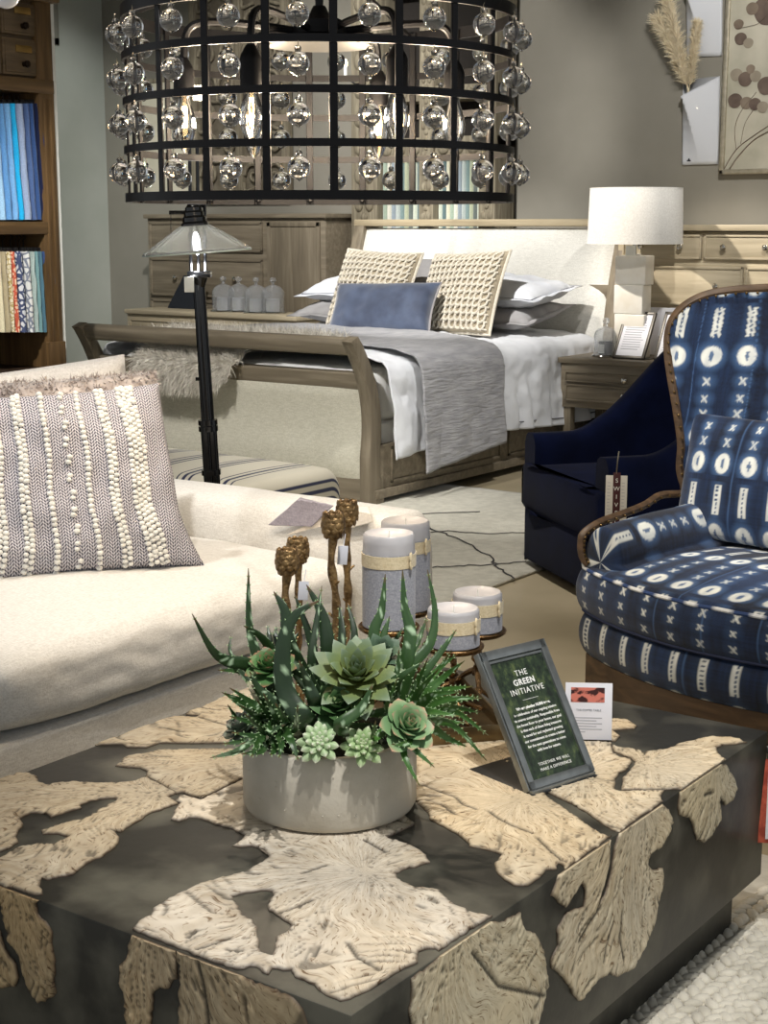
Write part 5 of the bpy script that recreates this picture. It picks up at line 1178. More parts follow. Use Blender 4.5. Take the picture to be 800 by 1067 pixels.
for k in range(9): box(bm,(-.012,-.0034,-.040-k*.012),(.012+.015*(k%3),-.0031,-.0372-k*.012))
bm.transform(mx); obj('print',bm,m_ink,wc)
bm=BM(); tube(bm,[(.008,0,-.002),(.016,.006,-.03)],.0008,5); obj('loop',bm,m_blk,pt)
# ============================================================ CHUNKY RUG
m_wool=M('chunky ivory wool',(188,182,166),(212,206,190),rough=.95,scale=18,sheen=.4,bump=.3,bscale=160)
bm=BM(); box(bm,(-2.3,.5,.001),(1.0,3.02,.010),.004); cr=obj('braided_rug',bm,m_wool); origin_to(cr,(-.8,1.7,0)); tag(cr,'chunky ivory wool rug under the right side of the coffee table','rug')
bm=BM(); t0=bmesh.new(); bmesh.ops.create_icosphere(t0,subdivisions=2,radius=1); TV=[v.co.copy() for v in t0.verts]; TF=[[v.index for v in f.verts] for f in t0.faces]; t0.free()
vs=[];fs=[]; x=-1.09; r=0
while x<.25:
    y=1.25+.014*(r%2)
    while y<3.0:
        px_=x+random.gauss(0,.002)+.006*math.sin(y*9+r); py_=y+random.gauss(0,.002); sz=random.uniform(.9,1.15); an=(.62 if r%2 else -.62)+random.gauss(0,.12); ca,sa=math.cos(an),math.sin(an); b0=len(vs)
        for v in TV: a_=v.x*.0112*sz; b_=v.y*.0205*sz; vs.append((px_+a_*ca-b_*sa,py_+a_*sa+b_*ca,.011+v.z*.0095*sz))
        fs+=[[b0+i for i in f] for f in TF]; y+=.0275
    x+=.0205; r+=1
me=bpy.data.meshes.new('wool_stitches'); me.from_pydata(vs,[],fs); me.materials.append(m_wool)
for p in me.polygons: p.use_smooth=True
o=bpy.data.objects.new('wool_stitches',me); COL.objects.link(o); o.parent=cr; o.location=-cr.location; o['kind']='stuff'
# ============================================================ FRAMED SIGN
m_stl=M('brushed pewter metal',(128,132,132),(142,146,146),rough=.32,metal=.75,scale=40)
Pa=atz(551.5,826,TZ+.006); Pb=atz(617,805,TZ+.006); ux=(Pb-Pa); SWD=ux.length; ux.normalize(); nb=Vector((-ux.y,ux.x,0))
d=ray(498,683); Mx=np.array([[d.x,-0.0,-nb.x],[d.y,0,-nb.y],[d.z,-1,0]]); sol=np.linalg.solve(Mx,np.array([Pa.x-cC.x,Pa.y-cC.y,Pa.z-cC.z])); SH=math.hypot(sol[1],sol[2]); lean=math.atan2(sol[2],sol[1]); print('SIGN',SWD,SH,math.degrees(lean))
sg=thing('framed_sign','pewter framed green initiative sign leaning on a flat dark base','sign',(Pa.x,Pa.y,TZ+.0045),math.atan2(ux.y,ux.x))
mx=Matrix.Translation((0,0,.004))@Matrix.Rotation(-lean,4,'X')
bm=BM(); b=.0125
for lo,hi in (((0,-.006,0),(SWD,.006,b+.002)),((0,-.006,SH-b-.004),(SWD,.006,SH)),((0,-.006,0),(b,.006,SH)),((SWD-b,-.006,0),(SWD,.006,SH))): box(bm,lo,hi,.0012)
box(bm,(.0135,-.0035,SH-b-.010),(SWD-.0135,.0,SH-b-.006))
for x_ in (-.004,SWD+.001): box(bm,(x_,-.004,.0),(x_+.003,.010,SH),.001)
bm.transform(mx); obj('frame',bm,m_stl,sg)
bm=BM(); box(bm,(b*.8,-.001,b),(SWD-b*.8,.004,SH-b)); bm.transform(mx)
def forest():
    m,n,l,b_=newmat('printed forest photo'); v=coords(n,l,'Object',(60,60,22)); t=n.new('ShaderNodeTexNoise'); t.inputs['Scale'].default_value=1; t.inputs['Detail'].default_value=9; t.inputs['Roughness'].default_value=.7; l.new(v,t.inputs['Vector'])
    r=n.new('ShaderNodeValToRGB'); e=r.color_ramp.elements; e[0].position=.4; e[1].position=.68; e[0].color=lin((24,32,24)); e[1].color=lin((92,104,62)); k=e.new(.52); k.color=lin((44,58,40)); l.new(t.outputs['Fac'],r.inputs['Fac']); l.new(r.outputs['Color'],b_.inputs['Base Color']); b_.inputs['Roughness'].default_value=.3; return m
ps=obj('poster',bm,forest(),sg)
m_let=M('white lettering',(238,238,234),rough=.5)
RX=Matrix.Rotation(PI/2,4,'X'); cx_=SWD/2
def stext(s,sz,z,bold=0,sp=1.0,x=None): text('lettering',s,sz,m_let,ps,mx@Matrix.Translation((x if x is not None else cx_,-.0016,z))@RX,bold=bold,space=sp,ext=.0002)
stext('THE',.0145,SH*.80,0,1.15); stext('GREEN',.0145,SH*.735,.0004,1.15); stext('INITIATIVE',.0145,SH*.67,0,1.15)
bm=BM(); box(bm,(cx_-.018,-.0018,SH*.607),(cx_+.018,-.0012,SH*.607+.0006)); bm.transform(mx); obj('rule',bm,m_let,ps)
LNS=['We are planting 10,000 trees,','in celebration of our ongoing mission','to source sustainably. Responsible from','the forest floor to your home, our goal','is that each of these living treasures','is cared for and replanted growing','our commitment to create a better','for the next generations to come','with love for nature.']
for i,s_ in enumerate(LNS): stext(s_,.0066,SH*(.555-.0385*i),.0003 if i==0 else .0001)
stext('TOGETHER WE WILL',.0072,SH*.152,0,1.1); stext('MAKE A DIFFERENCE',.0072,SH*.112,0,1.1)
bm=BM(); prism(bm,[(-.003,-.012),(SWD+.003,-.012),(SWD-.005,.15),(.0,.15)],-.004,.0,bev=.001); obj('base_plate',bm,M('dark base plate',(44,44,44),rough=.35,metal=.3),sg)
bm=BM(); box(bm,(0,-.008,-.002),(SWD,.008,.006),.001); obj('hinge',bm,m_stl,sg)
# paper card
Ca=atz(637,772,TZ+.003); Cb=atz(586,771,TZ+.003); yawk=math.atan2(Ca.y-Cb.y,Ca.x-Cb.x); yawk=YAW+math.radians(-4); 
u_=Vector((math.cos(yawk),math.sin(yawk),0)); hC=atD(637,716,math.hypot(Ca.x,Ca.y)).z-TZ; wC=.085
cd=thing('paper_card','white product card with red printed picture standing behind the framed sign','card',(Ca.x,Ca.y,TZ+.0045),yawk)
mx=Matrix.Rotation(math.radians(-6),4,'X')
bm=BM(); box(bm,(-wC,-.0008,0),(0,.0008,hC),.0003); bm.transform(mx); cc_=obj('card',bm,M('card white',(222,222,228),rough=.5),cd)
bm=BM(); box(bm,(-wC+.01,-.0013,hC*.66),(-.014,-.0009,hC*.92)); bm.transform(mx); obj('printed_picture',bm,M('red print',(58,24,24),(206,120,104),rough=.5,scale=55,stretch=(1,1,1.6),lo=.42,hi=.5),cc_)
text('lettering','THE COFFEE TABLE',.0052,m_ink,cc_,mx@Matrix.Translation((-wC/2,-.0011,hC*.52))@RX)
bm=BM()
for k in range(6): box(bm,(-wC+.012,-.0013,hC*(.38-.05*k)),(-.018-.01*(k%2)-.02*(k==5),-.0009,hC*(.38-.05*k)+.0012))
bm.transform(mx); obj('print',bm,m_ink,cc_)
bm=BM(); t=bmesh.new(); box(t,(-wC+.004,.0,0),(-.004,.0012,hC*.6)); merge(bm,t,0,Matrix.Translation((0,.026,0))@Matrix.Rotation(math.radians(12),4,'X')); obj('back_flap',bm,MATS['card white'],cd)
# ============================================================ TRAY, CANDLE STANDS, CANDLES
m_brz=M('antique bronze',(92,70,46),(136,106,70),rough=.35,metal=.85,scale=50,bump=.6,bscale=160)
m_brass=M('aged brass tray',(92,78,54),(128,110,80),rough=.3,metal=.8,scale=9)
ta=atz(516,758,TZ+.03); tb=atz(440,764,TZ+.03); tu=(ta-tb); tyaw=math.atan2(tu.y,tu.x); 
ty=Vector((-math.sin(tyaw),math.cos(tyaw),0)); tx=Vector((math.cos(tyaw),math.sin(tyaw),0))
tw,td=.34,.36; to=ta+tx*.03-tx*tw
to.z=TZ+.0045; 
tr=thing('serving_tray','aged brass serving tray under the candle stands behind the planter','tray',to,tyaw)
bm=BM(); box(bm,(0,0,0),(tw,td,.004),.001); obj('tray_base',bm,m_brass,tr)
bm=BM(); 
for lo,hi in (((0,0,0),(tw,.006,.03)),((0,td-.006,0),(tw,td,.03)),((0,0,0),(.006,td,.03)),((tw-.006,0,0),(tw,td,.03))): box(bm,lo,hi,.002)
obj('rim',bm,m_brass,tr)
m_cwax=M('grey candle wax',(176,174,176),(190,188,190),rough=.4,scale=20,spec=.5,coat=.1); m_wrap=weave('blue grey linen wrap',(138,140,148),(164,166,174),sc=500); m_band=weave('cream ribbon',(204,188,152),(222,208,176),sc=400)
TT=TZ+.009
def candleset(px_,ybase,ytop,D,big,label_s,label_c):
    p=atD(px_,ybase,D); zb=p.z; zt_=atD(px_,ytop,D).z; r=.049; h=zt_-zb
    s=thing('candle_stand',label_s,'candle holder',(p.x,p.y,TT),random.random()*6,'branch footed bronze candle stands'); H_=zb-TT-.006
    bm=BM(); lathe(bm,[(0,H_-.004),(r*1.05,H_-.003),(r*1.16,H_+.001),(r*1.2,H_+.006),(r*1.16,H_+.008),(r*1.08,H_+.004),(0,H_+.003)],seg=36); obj('drip_plate',bm,m_brz,s)
    bm=BM(); pts=[(.004*math.sin(k*2.1),.004*math.cos(k*1.7),.035+(H_-.037)*k/9) for k in range(10)]; tube(bm,smoothpath(pts,3),[.0068+.0012*math.sin(k*1.9) for k in range(28)],10); obj('branch_stem',bm,m_brz,s)
    for k in range(3):
        a=k*2*PI/3; c_,s_=math.cos(a),math.sin(a); bm=BM()
        tube(bm,smoothpath([(0,0,.045),(.02*c_,.02*s_,.036),(.045*c_,.045*s_,.016),(.068*c_,.068*s_,.004)],5),[.0068-.0002*j for j in range(16)],8)
        for da in (-.5,.45): tube(bm,smoothpath([(.04*c_,.04*s_,.019),(.055*math.cos(a+da*.4),.055*math.sin(a+da*.4),.012),(.072*math.cos(a+da*.7),.072*math.sin(a+da*.7),.004)],4),[.0048-.0002*j for j in range(9)],6)
        obj('foot',bm,m_brz,s)
    c=thing('pillar_candle',label_c,'candle',(p.x,p.y,zb+.002),YAW,'linen wrapped pillar candles')
    bm=BM(); lathe(bm,[(0,0),(r,0),(r,h*.9),(r*.99,h-.004),(r*.93,h),(r*.86,h-.003),(r*.7,h-.008),(0,h-.010)],seg=40); obj('wax',bm,m_cwax,c)
    bm=BM(); hw=h-.035 if h>.1 else h-.022; lathe(bm,[(r+.0006,.001),(r+.0012,.001),(r+.0012,hw),(r+.0006,hw)],seg=40); obj('linen_wrap',bm,m_wrap,c)
    zb_=hw-.026 if h>.1 else hw-.020; bm=BM(); lathe(bm,[(r+.0012,zb_),(r+.0024,zb_),(r+.0026,zb_+.024),(r+.0012,zb_+.024)],seg=40); rb=obj('ribbon',bm,m_band,c)
    bm=BM(); an=math.radians(-42); kx,ky=(r+.006)*math.cos(an),(r+.006)*math.sin(an); 
    for sgn in (1,-1): tube(bm,[(kx+.001*math.cos(q),ky+.008*math.cos(q)*.6,zb_+.014+sgn*.006+.009*math.sin(q)) for q in [j*2*PI/12 for j in range(12)]],.0022,6,closed=True)
    obj('ribbon_knot',bm,m_band,rb)
    bm=BM(); tube(bm,[(0,0,h-.012),(.001,0,h+.004)],.0012,6); obj('wick',bm,m_white,c)
candleset(405,652,556,2.82,1,'front tall bronze branch stand behind the planter, left','tall grey pillar candle with cream ribbon, nearer of the two tall ones')
candleset(422,634,543,3.02,1,'rear tall bronze branch stand, left','tall grey pillar candle with cream ribbon, farther of the two tall ones')
candleset(472,672,634,2.80,0,'front low bronze branch stand, right','short grey pillar candle with cream ribbon, nearer of the two short ones')
candleset(497,656,617,2.97,0,'rear low bronze branch stand, right','short grey pillar candle with cream ribbon, farther of the two short ones')
# artichoke candlesticks
m_art=M('dark antique gold',(92,70,44),(158,130,88),rough=.42,metal=.65,scale=70,bump=.8,bscale=200)
def artichoke(px_,y,D,label,ph):
    p=atD(px_,y,D); z1=p.z; hh_=z1-TZ-.005
    t=thing('artichoke_candlestick',label,'candlestick',(p.x,p.y,TZ+.0045),ph,'bronze artichoke candlesticks')
    bm=BM(); pts=[(.0035*math.sin(k*1.3+ph),.0035*math.cos(k*1.1+ph),.02+(hh_-.07)*k/9) for k in range(10)]; pts[-1]=(0,0,hh_-.045); pts[0]=(0,0,.02)
    P_=smoothpath(pts,4); tube(bm,P_,[.0072+.0014*math.sin(k*1.1) for k in range(len(P_))],10)
    for f,s_ in ((.62,1),(.78,-1)): q=P_[int(f*len(P_))]; tube(bm,[q,q+Vector((.014*s_,.004,.010))],[.004,.0015],6)
    obj('twig_stem',bm,m_art,t)
    bm=BM(); lathe(bm,[(0,0),(.036,0),(.034,.006),(.014,.016),(.009,.03),(0,.03)],seg=20); obj('foot',bm,m_art,t)
    bm=BM(); z0=hh_-.052; prof=[(.006,0),(.009,.005),(.016,.012),(.0205,.022),(.021,.034),(.018,.044),(.0165,.050),(.0125,.050),(.011,.040),(0,.038)]
    lathe(bm,[(r,z0+z) for r,z in prof],seg=24)
    for row in range(5):
        zr_=.012+row*.0085; rr_=np.interp(zr_,[.005,.012,.022,.034,.044],[.009,.016,.0205,.021,.018])
        for k in range(9):
            a=2*PI*(k+.5*(row%2))/9; ball(bm,((rr_-.001)*math.cos(a),(rr_-.001)*math.sin(a),z0+zr_),.0060,2,(.38,1,1.15),Matrix.Rotation(a,4,'Z'))
    obj('artichoke_cup',bm,m_art,t); return t
A1=artichoke(299,571,2.60,'shorter front artichoke candlestick at the left behind the aloe',.4)
A2=artichoke(310,560,2.72,'shorter rear artichoke candlestick at the left behind the aloe',1.9)
A3=artichoke(347,533,2.62,'tall front artichoke candlestick in the middle behind the aloe',3.1)
A4=artichoke(361.5,521,2.74,'tall rear artichoke candlestick in the middle, tied with a blank tag',4.4)
for (x,y,D,lb) in ((357,578,2.66,'blank pale tag tied to the tall artichoke candlestick'),(316,615,2.66,'small pale tag tied to the shorter artichoke candlestick')):
    c=atD(x,y,D); bm=BM(); box(bm,(-.009,-.0005,-.018),(.009,.0005,.016),.0003); tube(bm,[(0,0,.014),(.004,.01,.036)],.0008,5)
    bm.transform(Matrix.Rotation(YAW+.2,4,'Z')@Matrix.Rotation(.08,4,'Y')); o=obj('hang_tag',bm,M('pale tag card',(206,208,216),rough=.6)); o.location=c; tag(o,lb,'tag')
# ============================================================ INDIGO CHAIR
IO=Vector((-1.40,3.22,0)); IYAW=math.atan2(-.233,.973)
ic=thing('indigo_armchair','blue and white tie dyed armchair with wooden trim and nailheads at the right','armchair',IO,IYAW)
m_ind=vcol('indigo tie dyed cotton',.85,.35,420,.25,.15)
m_wal=wood('mid brown walnut',(58,44,32),(88,68,48),(72,56,40),axis=0,scale=6,rough=.45)
m_nail=M('aged nailhead',(96,78,50),rough=.3,metal=.9)
CN=.02
def dye(u,v,seed=0,glow=1.0,off=0):
    """resist dyed cloth: u across the strips, v along them, metres; rows of rings, crosses and ladders"""
    u=np.asarray(u,float)+off; v=np.asarray(v,float); n=len(u)
    ns=np.array([noise.noise(Vector((a*4+seed,b*3,seed))) for a,b in zip(u,v)]); nf=np.array([noise.noise(Vector((a*60,b*25,seed+3))) for a,b in zip(u,v)])
    dk=np.array(lin((6,12,26))[:3]); md=np.array(lin((22,43,76))[:3]); lt=np.array(lin((84,122,172))[:3]); wh=np.array(lin((220,222,214))[:3])
    st=.135; strip=np.floor(u/st); band=np.array([noise.noise(Vector((s*3.7,seed*1.3,2))) for s in strip])
    wv_=np.array([noise.noise(Vector((a*9,b*260,4)))+noise.noise(Vector((a*260,b*9,9))) for a,b in zip(u,v)]); m=np.clip(.34+.85*ns+.5*band+.25*nf+.30*wv_,0,1)[:,None]; col=dk*(1-m)+md*m
    per=.385; w=v%per; cu=.082; uu=(u%cu)-cu/2; cell=np.floor(u/cu)
    jit=np.array([.5*noise.noise(Vector((c*5.1,7,seed)))*.02 for c in cell])
    W=np.zeros(n); G=np.zeros(n); wv=w+jit
    def ring(c,a=.0235,b=.0265):
        nonlocal W,G
        r=np.sqrt((uu/a)**2+((wv-c)/b)**2)*(1+.06*nf); W=np.maximum(W,np.clip((1.05-r)*8,0,1)); 
        ln=np.sqrt((uu/.0048)**2+((wv-c)/.013)**2); W=np.where(ln<1.0,W*.08,W); G=np.maximum(G,np.clip(1.8-r,0,.9)*.85)
    def cross(c,s=.011):
        nonlocal W,G
        y=wv-c; d=np.abs(np.abs(uu)-np.abs(y)*.75); k=(np.abs(y)<s)&(np.abs(uu)<s); W=np.maximum(W,np.where(k,np.clip(1.15-d/.0042,0,1)*.9,0)); r=np.sqrt(uu**2+y**2); G=np.maximum(G,np.clip(1-r/.03,0,1)*.8)
    def ladder(c0,c1):
        nonlocal W,G
        k=(wv>c0)&(wv<c1)&(np.abs(uu)<.011); hole=(np.abs(uu)<.0032)&((wv%.011)<.0065); W=np.maximum(W,np.where(k&~hole,.82,0)); G=np.maximum(G,np.where((wv>c0-.01)&(wv<c1+.01),np.clip(1-np.abs(uu)/.028,0,1)*.4,0))
    ring(.030); cross(.085); cross(.125,.009); cross(.170,.010); ring(.235); ladder(.285,.360)
    col=col*(1-G[:,None]*.6*glow)+lt*G[:,None]*.6*glow
    W=W*(.85+.3*nf); W=np.clip(W,0,1)[:,None]; col=col*(1-W)+wh*W
    seam=np.abs((u%st)-.001)<.0012; col[seam]=col[seam]*.7+lt*.3
    return np.concatenate([np.clip(col,0,1),np.ones((n,1))],1)
def dyed(name,f,nu,nv,parent,uvf,seed=0,off=0,cu=False,glow=1,angle=70,flip=False,extra=None):
    bm=BM(); UV=[]
    def g(u,v): UV.append(uvf(u,v)); return f(u,v)
    gg=surf(bm,g,nu,nv,cu=cu,flip=flip)
    if extra: extra(bm,gg)
    o=obj(name,bm,m_ind,parent,angle=angle); UV=np.array(UV); c=dye(UV[:,0],UV[:,1],seed,glow,off)
    n=len(o.data.vertices)
    if n>len(c): c=np.concatenate([c,np.tile(c[-1],(n-len(c),1))])
    setcol(o,c); return o
XLc,XRc=-.365,.405; CC=.02
def bow(x): return -.10*(1-((x-CC)/.39)**2) if abs(x-CC)<.39 else 0
# wooden seat rail following the bow, and legs
bm=BM()
def railp(u,v):
    x=XLc+.01+(XRc-XLc-.02)*u; k=[(0,.222),(0,.302),(.035,.302),(.035,.222)]; i=int(v*4+.001)%4; o_,z=k[i]; return Vector((x,bow(x)-.012+o_,z))
surf(bm,railp,40,4,cv=False)
for x in (XLc,XRc-.03): box(bm,(x,.0,.222),(x+.03,.52,.302),.003)
box(bm,(XLc,.50,.222),(XRc,.53,.302),.003)
bmesh.ops.remove_doubles(bm,verts=bm.verts[:],dist=1e-5); bmesh.ops.recalc_face_normals(bm,faces=bm.faces[:]); obj('seat_rail',bm,m_wal,ic,angle=30)
for x,y,b in ((XLc+.03,.025,0),(XRc-.03,.025,0),(XLc+.04,.49,1),(XRc-.04,.49,1)):
    bm=BM(); t=bmesh.new(); box(t,(-.03,-.03,0),(.03,.03,.30),.004)
    for v in t.verts:
        f=1-v.co.z/.30; s=1-.42*f; v.co.x*=s; v.co.y=v.co.y*s+(b*.10*f*f)
    merge(bm,t,0,Matrix.Translation((x,y,0))); obj('leg',bm,wood('leg walnut',(66,48,32),(96,70,46),axis=2,scale=6),ic)
# upholstered band above the rail
def bandp(u,v):
    a=u*1.0; L=.42; W=XRc-XLc; tot=2*L+W; s=a*tot
    if s<L: x,y,nx,ny=XLc,L-s,-1,0
    elif s<L+W: x=XLc+s-L; y=bow(x); nx,ny=0,-1; e=min(s-L,L+W-s)/.05; 
    else: x,y,nx,ny=XRc,s-L-W,1,0
    if L<=s<L+W and min(s-L,L+W-s)<.04: k=1-min(s-L,L+W-s)/.04; sg=-1 if s<L+W/2 else 1; nx,ny=sg*k*.7,-(1-k*.3)
    b=.028*math.sin(PI*min(1,max(0,v)))**.6; z=.298+.118*v; return Vector((x+nx*(b-.008),y+ny*(b-.002)-.004*(ny<0),z))
dyed('upholstered_band',bandp,300,34,ic,lambda u,v:(u*1.6,.252+v*.125),seed=4,glow=.5)
# seat cushion
def cush(u,v,top=True):
    a,b=2*u-1,2*v-1; x=CC-.0+a*.385*1.02; y0=bow(CC+a*.385)-.02; y1=.47; y=y0+(y1-y0)*v
    e=max(0,(1-abs(a)**9))*max(0,(1-abs(b)**9)); k=.030*(1-a*a)*(1-b*b)
    return x,y,e,k
def ct(u,v): 
    x,y,e,k=cush(u,v); rr=min(1,e*3)**.5; return Vector((x*(1) ,y,.515+.012*rr+k*1.1+.003*nz(x*9,y*9)))
o=dyed('seat_cushion',ct,210,150,ic,lambda u,v:((u-.5)*.80,.355+v*.55),seed=1,off=.02)
cs_=o
def side(u,v):
    # u runs left side -> front -> right side
    L=.49; W=.785; tot=2*L+W; s=u*tot; 
    if s<L: a,b,nx,ny=-1,1-s/L,-1,0
    elif s<L+W: a,b,nx,ny=-1+2*(s-L)/W,0,0,-1
    else: a,b,nx,ny=1,(s-L-W)/L,1,0
    x=CC+a*.385*1.02; y0=bow(CC+a*.385)-.02; y=y0+(.47-y0)*b
    c=min(abs(s-L),abs(s-L-W))/.05
    if c<1: sg=-1 if s<L+W/2 else 1; nx,ny=(sg*(1-.5*c),-.5*c) if (s<L or s>L+W) and False else (sg*.7*(1-c)+nx*c,-.7*(1-c)+ny*c)
    bl=.018*math.sin(PI*v)**.7-.004*(1-min(1,c)); z=.518-.105*v; return Vector((x+nx*bl,y+ny*bl,z+.002*nz(u*30,v*3)))
dyed('cushion_boxing',side,460,36,cs_,lambda u,v:(u*1.77,.075+v*.125),seed=2,glow=.35)
bm=BM(); pts=[side(k/120,0) for k in range(121)]; tube(bm,[p+Vector((0,-.001,.001)) for p in pts],.0048,7); 
p1=bm; o=obj('top_piping',p1,vcol('piping cloth',.8),cs_); n=len(o.data.vertices); cl=np.ones((n,4)); st_=np.array([.5+.5*math.sin(i//7*1.15)+.5*nz(i//7*.7) for i in range(n)])
cl[:,:3]=np.where(st_[:,None]>.62,np.array(lin((206,208,208))[:3]),np.array(lin((40,60,100))[:3])); setcol(o,cl)
bm=BM(); tube(bm,[side(k/120,1)+Vector((0,-.001,0)) for k in range(121)],.0045,7); obj('bottom_piping',bm,M('navy piping',(24,34,62),rough=.8),cs_)
# back: outline from the photographed left edge, mirrored about the chair centre
def loc_(px_,y,D):
    q=atD(px_,y,D)-IO; return Vector((q.x*.973-q.y*.233,q.x*.233+q.y*.973,q.z))
def locy(px_,y,ly):
    d=ray(px_,y); k=(ly+(IO.x*.233+IO.y*.973))/(d.x*.233+d.y*.973); q=cC+d*k-IO; return Vector((q.x*.973-q.y*.233,q.x*.233+q.y*.973,q.z))
EL=[locy(*a) for a in ((714,514,.40),(707,490,.40),(708,462,.40),(703,425,.40),(697,390,.41),(694,365,.42),(695,345,.43),(701,330,.44),(714,317,.46),(735,307,.49),(765,302,.52),(800,300,.54))]
BC=.03; EP=smoothpath(EL,6)
zl=EL[-1].z+.012; tp=Vector((BC,EL[-1].y+.02,zl))
left=EP+[EP[-1].lerp(tp,k/8)+Vector((0,0,.004*math.sin(k/8*PI))) for k in range(1,9)]
right=[Vector((2*BC-p.x,p.y,p.z)) for p in left[::-1][1:]]
OUT=left+right; NO=len(OUT)
def hw_at(z):
    """half width of the back at height z, and depth of the frame there"""
    best=None
    for a,b in zip(left,left[1:]):
        if (a.z-z)*(b.z-z)<=0 and abs(a.z-b.z)>1e-6:
            t=(z-a.z)/(b.z-a.z); p=a.lerp(b,t); return BC-p.x,p.y
    return (BC-left[0].x,left[0].y) if z<left[0].z else (0.001,left[-1].y)
zT=left[-1].z
def backp(u,v):
    # polar-like fill: v=0 along the seat line, v=1 along the outline
    a=2*u-1; i=u*(NO-1); k=min(int(i),NO-2); E_=OUT[k].lerp(OUT[k+1],i-k)
    S_=Vector((BC+a*.40,.47,.47)); 
    p=S_.lerp(E_,v)
    t=max(0,1-((p.x-BC)/.56)**2); p.y+=.06*t*min(1,4*(1-v)+.25)-.035*math.sin(PI*min(1,v))**.5*(1-.3*a*a) if False else .055*t*(1-v**6)
    bul=.030*math.sin(PI*v**.9)**.7; p.y-=bul-.0; return p
o=dyed('backrest',backp,330,190,ic,lambda u,v:(0,0),seed=6)
V=vcos(o); setattr_=None
c=dye(V[:,0]*1.0-BC+.04,(V[:,2]-.807)+.03+.385,6,1.0); o.data.color_attributes['Col'].data.foreach_set('color',c.astype(np.float32).ravel())
# solid back shell
bm=BM()
def rear(u,v):
    i=u*(NO-1); k=min(int(i),NO-2); E_=OUT[k].lerp(OUT[k+1],i-k); S_=Vector((BC+(2*u-1)*.40,.51,.30)); p=S_.lerp(E_,v); t=max(0,1-((p.x-BC)/.56)**2); p.y+=.075*t*(1-v**6)+.045*math.sin(PI*v)**.5+.012; return p
surf(bm,rear,60,20,flip=True); obj('back_shell',bm,M('indigo plain cloth',(26,44,84),(40,64,110),rough=.9,scale=20),ic)
bm=BM(); tube(bm,[p+Vector((0,.006,0)) for p in OUT],.0095,8,flat=1.3); obj('wooden_trim',bm,m_wal,ic)
bm=BM(); acc=0
for a,b in zip(OUT,OUT[1:]):
    acc+=(b-a).length
    if acc>.021: acc=0; cdir=(Vector((BC,a.y,.8))-a).normalized(); ball(bm,a+cdir*.014+Vector((0,-.007,0)),.0042,2,(1,.6,1))
obj('nailheads',bm,m_nail,ic)['kind']='stuff'
# arms
def arm(s,name):
    mir=lambda p: p if s<0 else Vector((2*BC-p.x,p.y,p.z))
    def f(u,v):
        y=-.034+.514*v; fr=min(1,v/.03); zt_=.628+.010*math.sin(v*PI)+.03*max(0,v-.6); xo=-.348-.035*v
        a=u*2*PI; rx=.058+.008*math.sin(v*3); sec=math.cos(a),math.sin(a)
        # section centre; the inner side slopes down to the cushion
        x=xo+.045+sec[0]*rx*(1+.25*(sec[1]<0)); z=zt_-.085+sec[1]*(.085)+(.0 if sec[1]>0 else -.02*abs(sec[1])); x+=.045*max(0,-(sec[1]))*(1 if sec[0]>0 else .0)
        if v<.03: e=math.sqrt(max(0,1-(1-fr)**2)); x=xo+.045+(x-xo-.045)*e; z=zt_-.085+(z-zt_+.085)*e
        return mir(Vector((x,y,z)))
    fl_=s>0
    o=dyed(name,f,90,170,ic,lambda u,v:(.12+u*.42,.30+v*.46),seed=8+s,cu=True,flip=fl_,off=.03)
    bm=BM(); pts=[mir(Vector(p)) for p in ((-.345,-.030,.530),(-.360,-.035,.55),(-.366,-.034,.58),(-.364,-.026,.606),(-.362,.03,.626),(-.370,.12,.634),(-.384,.22,.642),(-.402,.31,.656))]+[mir(left[0]+Vector((-.004,.0,0))),mir(left[2]+Vector((-.002,.004,0)))]
    tube(bm,smoothpath(pts,6),.009,8,flat=1.2); w_=obj('arm_trim',bm,m_wal,o)
    bm=BM(); P_=smoothpath(pts,8)
    for k in range(4,len(P_)-8,3): ball(bm,P_[k]+Vector((.013*(1 if s<0 else -1),-.003,-.002)),.0038,2)
    obj('nailheads',bm,m_nail,o)['kind']='stuff'
    bm=BM(); surf(bm,lambda u,v:mir(Vector((-.350-.02*v,.02+.46*u,.30+.29*v))),20,10,flip=fl_); q=obj('outer_panel',bm,MATS['indigo plain cloth'],o); q.modifiers.new('S','SOLIDIFY').thickness=.012
arm(-1,'arm'); arm(1,'arm')
# lumbar cushion
bm,P=pillow_bm(.50,.33,.13,n=110,seed=12,pinch=.04,wr=.004); lc_=obj('lumbar_cushion',bm,m_ind,angle=80)
q=Matrix.Translation(IO)@Matrix.Rotation(IYAW,4,'Z')@Vector((-.155,.375,.545)); lc_.location=q; lc_.rotation_euler=(math.radians(-13),math.radians(-1),IYAW); tag(lc_,'small blue and white tie dyed lumbar cushion standing in the indigo armchair','cushion')
V=vcos(lc_); setcol(lc_,dye(V[:,0]+.05,V[:,2]+.215,12,1.0))
